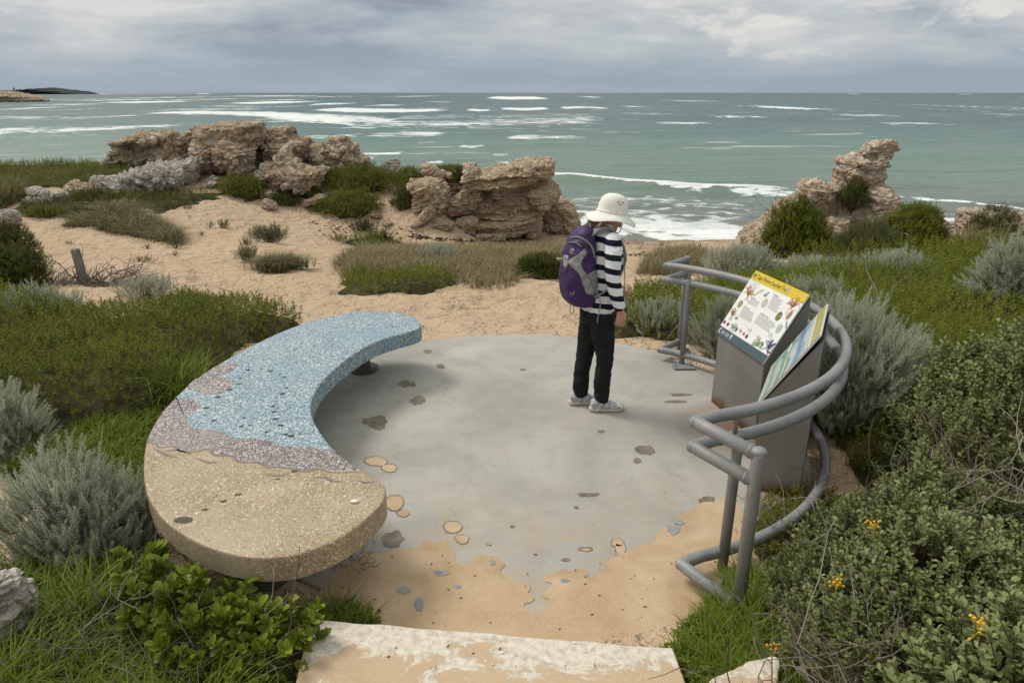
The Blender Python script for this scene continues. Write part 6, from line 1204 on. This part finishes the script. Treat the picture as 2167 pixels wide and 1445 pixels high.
V, F = loft([((x, 0, z), (hx, 0, 0), (0, hy, 0), .8) for z, x, hx, hy in zip(zc, I(1), I(2), I(3))], 190)
cx = np.interp(V[:, 2], zc, I(1)); nr = norm(np.c_[(V[:, 0] - cx), V[:, 1] * .6, np.zeros(len(V))]); V = V + nr * ((abs(fbm(V * (7, 7, 12), 3, 31) - .5) * -2 + .3) * .022)[:, None]
rows_ = len(zc); PV = V.copy(); PNr = nr
Rp = np.array([[math.cos(PHI), -math.sin(PHI), 0], [math.sin(PHI), math.cos(PHI), 0], [0, 0, 1]])
Wp = V @ Rp.T + PO; dz_ = Wp[:, 2] - CAMH; fdep = Wp[:, 1] * ct - dz_ * st; pu = 1083.5 + FPX * Wp[:, 0] / fdep; pv = 722.5 - FPX * (Wp[:, 1] * st + dz_ * ct) / fdep
facing = ((nr @ Rp.T) * (np.array((0, 0, CAMH)) - Wp)).sum(1) > .0
Geo().add(V, F).obj('pack_body', M_pur, pack, True)
z4 = lambda a, b: (1150 + a / 2.832, 390 + b / 2.832)
def panel(poly, m, name, off=.004):
    q = F[0]; c = np.c_[pu[q].mean(1), pv[q].mean(1)]; ins, _ = mid_in(catmull([z4(*p) for p in poly], 4, True), c); fs = q[ins & facing[q].all(1)]
    us, inv = np.unique(fs, return_inverse=True); n = len(us); fi = inv.reshape(fs.shape); v1 = PV[us] + PNr[us] * off
    ed = {}
    for f in fi:
        for a, b in zip(f, np.roll(f, -1)): ed[(a, b)] = 1
    side = np.array([(b, a, a + n, b + n) for (a, b) in ed if (b, a) not in ed]); Geo().add(np.concatenate([v1, PV[us] - PNr[us] * .002]), [fi, side]).obj(name, m, pack, True)
def surf(a, b, off=.005): u, v = z4(a, b); k = np.argmin(np.where(facing, (pu - u) ** 2 + (pv - v) ** 2, 1e9)); return PV[k] + PNr[k] * off
panel([(248, 386), (258, 420), (228, 460), (232, 500), (262, 540), (300, 560), (330, 600), (325, 655), (262, 655), (236, 600), (212, 535), (158, 482), (156, 456), (195, 430), (225, 408)], M_pgr, 'grey_panel')
panel([(270, 540), (330, 520), (380, 560), (390, 640), (330, 665), (300, 600)], M_pgr, 'side_pocket', .009)
panel([(122, 430), (148, 430), (150, 470), (135, 500), (122, 480)], M_pgr, 'grey_panel')
def cord(pts, r, m, name, off=.006, k=6): Geo().add(*tube(catmull([surf(a, b, off) for a, b in pts], 5), r, k)).obj(name, m, pack, True)
cord([(168, 320), (205, 315), (240, 328), (272, 355), (292, 390), (302, 440)], .0065, M_web, 'zip'); cord([(150, 350), (185, 348), (212, 358), (228, 375)], .004, M_web, 'zip')
cord([(320, 350), (322, 400), (330, 470), (345, 520)], .008, M_web, 'compression_strap'); cord([(275, 545), (290, 590), (315, 680)], .009, M_web, 'compression_strap', .012); cord([(235, 328), (262, 300), (300, 275)], .004, M_dgr, 'zip')
cord([(165, 648), (178, 660), (190, 640)], .003, M_web, 'stitched_mark')
c0 = surf(172, 398, .004); ex = norm(surf(186, 398) - surf(158, 398)); ey = norm(surf(172, 384) - surf(172, 412)); g = Geo(); a = np.linspace(0, 2 * np.pi, 24, endpoint=False)
V, F = tube(c0 + .017 * (np.cos(a)[:, None] * ex + np.sin(a)[:, None] * ey), .0022, 6, closed=True); g.add(V, F); g.obj('emblem', plain('emblem_silver', (.5, .5, .52), .4), pack, True)
V, F = tube(catmull([c0 + x * ex + y * ey for x, y in ((-.009, .004), (-.004, .008), (.002, .003), (.008, .007), (.004, -.004), (-.003, -.009))], 4), .0018, 6); Geo().add(V, F).obj('emblem', bpy.data.materials['emblem_silver'], pack, True)
for s in (-1, 1):
    P = catmull([(-.09, s * .075, 1.40), (-.03, s * .09, 1.447), (.04, s * .10, 1.452), (.11, s * .108, 1.40), (.165, s * .118, 1.30), (.17, s * .14, 1.20), (.10, s * .165, 1.08), (.0, s * .168, 1.0), (-.07, s * .14, .96)], 6)
    T = norm(np.gradient(P, axis=0)); Wd = norm(np.cross(T, np.where(abs(T[:, :1]) > -1, np.c_[P[:, 0] - .05, P[:, 1] * .3, P[:, 2] - 1.2], 0))); up_ = np.cross(Wd, T); n = len(P); V = []
    w_ = np.interp(np.arange(n), [0, n * .5, n - 1], [.028, .026, .009])[:, None]
    for a, b in ((1, .5), (1, -.5), (-1, -.5), (-1, .5)): V.append(P + Wd * a * w_ + up_ * b * .012)
    V = np.stack(V, 1).reshape(-1, 3); i = np.arange(n - 1)[:, None] * 4; Fq = np.concatenate([np.stack([i + k, i + (k + 1) % 4, i + 4 + (k + 1) % 4, i + 4 + k], -1).reshape(-1, 4) for k in range(4)])
    Geo().add(V, [Fq, np.array([(0, 1, 2, 3), (4 * n - 1, 4 * n - 2, 4 * n - 3, 4 * n - 4)])]).obj('shoulder_strap', M_web if s < 0 else M_dgr, pack, True)
V, F = tube(catmull([(-.06, -.155, 1.02), (-.035, -.172, .93), (-.045, -.178, .85), (-.055, -.176, .79), (-.05, -.176, .765)], 5), .0075, 6, flat=.35); Geo().add(V, F).obj('loose_strap', M_web, pack, True)
V, F = tube([(-.19 + .004 * math.sin(a), -.02 + .033 * math.cos(a), .845 + .04 * math.sin(a)) for a in np.linspace(0, 2 * np.pi, 24, endpoint=False)], .0035, 6, closed=True); Geo().add(V, F).obj('tool_loop', M_web, pack, True)
V, F = tube(catmull([(-.07, -.03, 1.43), (-.065, -.02, 1.475), (-.065, .02, 1.475), (-.07, .03, 1.43)], 5), .007, 6); Geo().add(V, F).obj('haul_loop', M_web, pack, True)
# pouch at the front of the waist
pouch = empty('pouch', tuple(PO), 'small grey pouch hanging on a strap at the front of the person', 'pouch', PHI)
V, F = loft([((.222, -.03, z), (d, 0, 0), (0, w_, 0), .6) for z, d, w_ in ((.70, .02, .04), (.712, .032, .052), (.80, .036, .055), (.865, .034, .054), (.88, .022, .044))], 20); Geo().add(V, F).obj('pouch_body', M_dgr, pouch, True)
V, F = loft([((.226, -.03, z), (d, 0, 0), (0, w_, 0), .6) for z, d, w_ in ((.825, .036, .058), (.87, .037, .057), (.888, .022, .046))], 20); Geo().add(V, F).obj('flap', M_web, pouch, True)
V, F = tube(catmull([(.215, -.06, .88), (.205, -.09, 1.0), (.19, -.10, 1.15), (.165, -.105, 1.28)], 5), .006, 6, flat=.4); Geo().add(V, F).obj('strap', M_web, pouch, True)
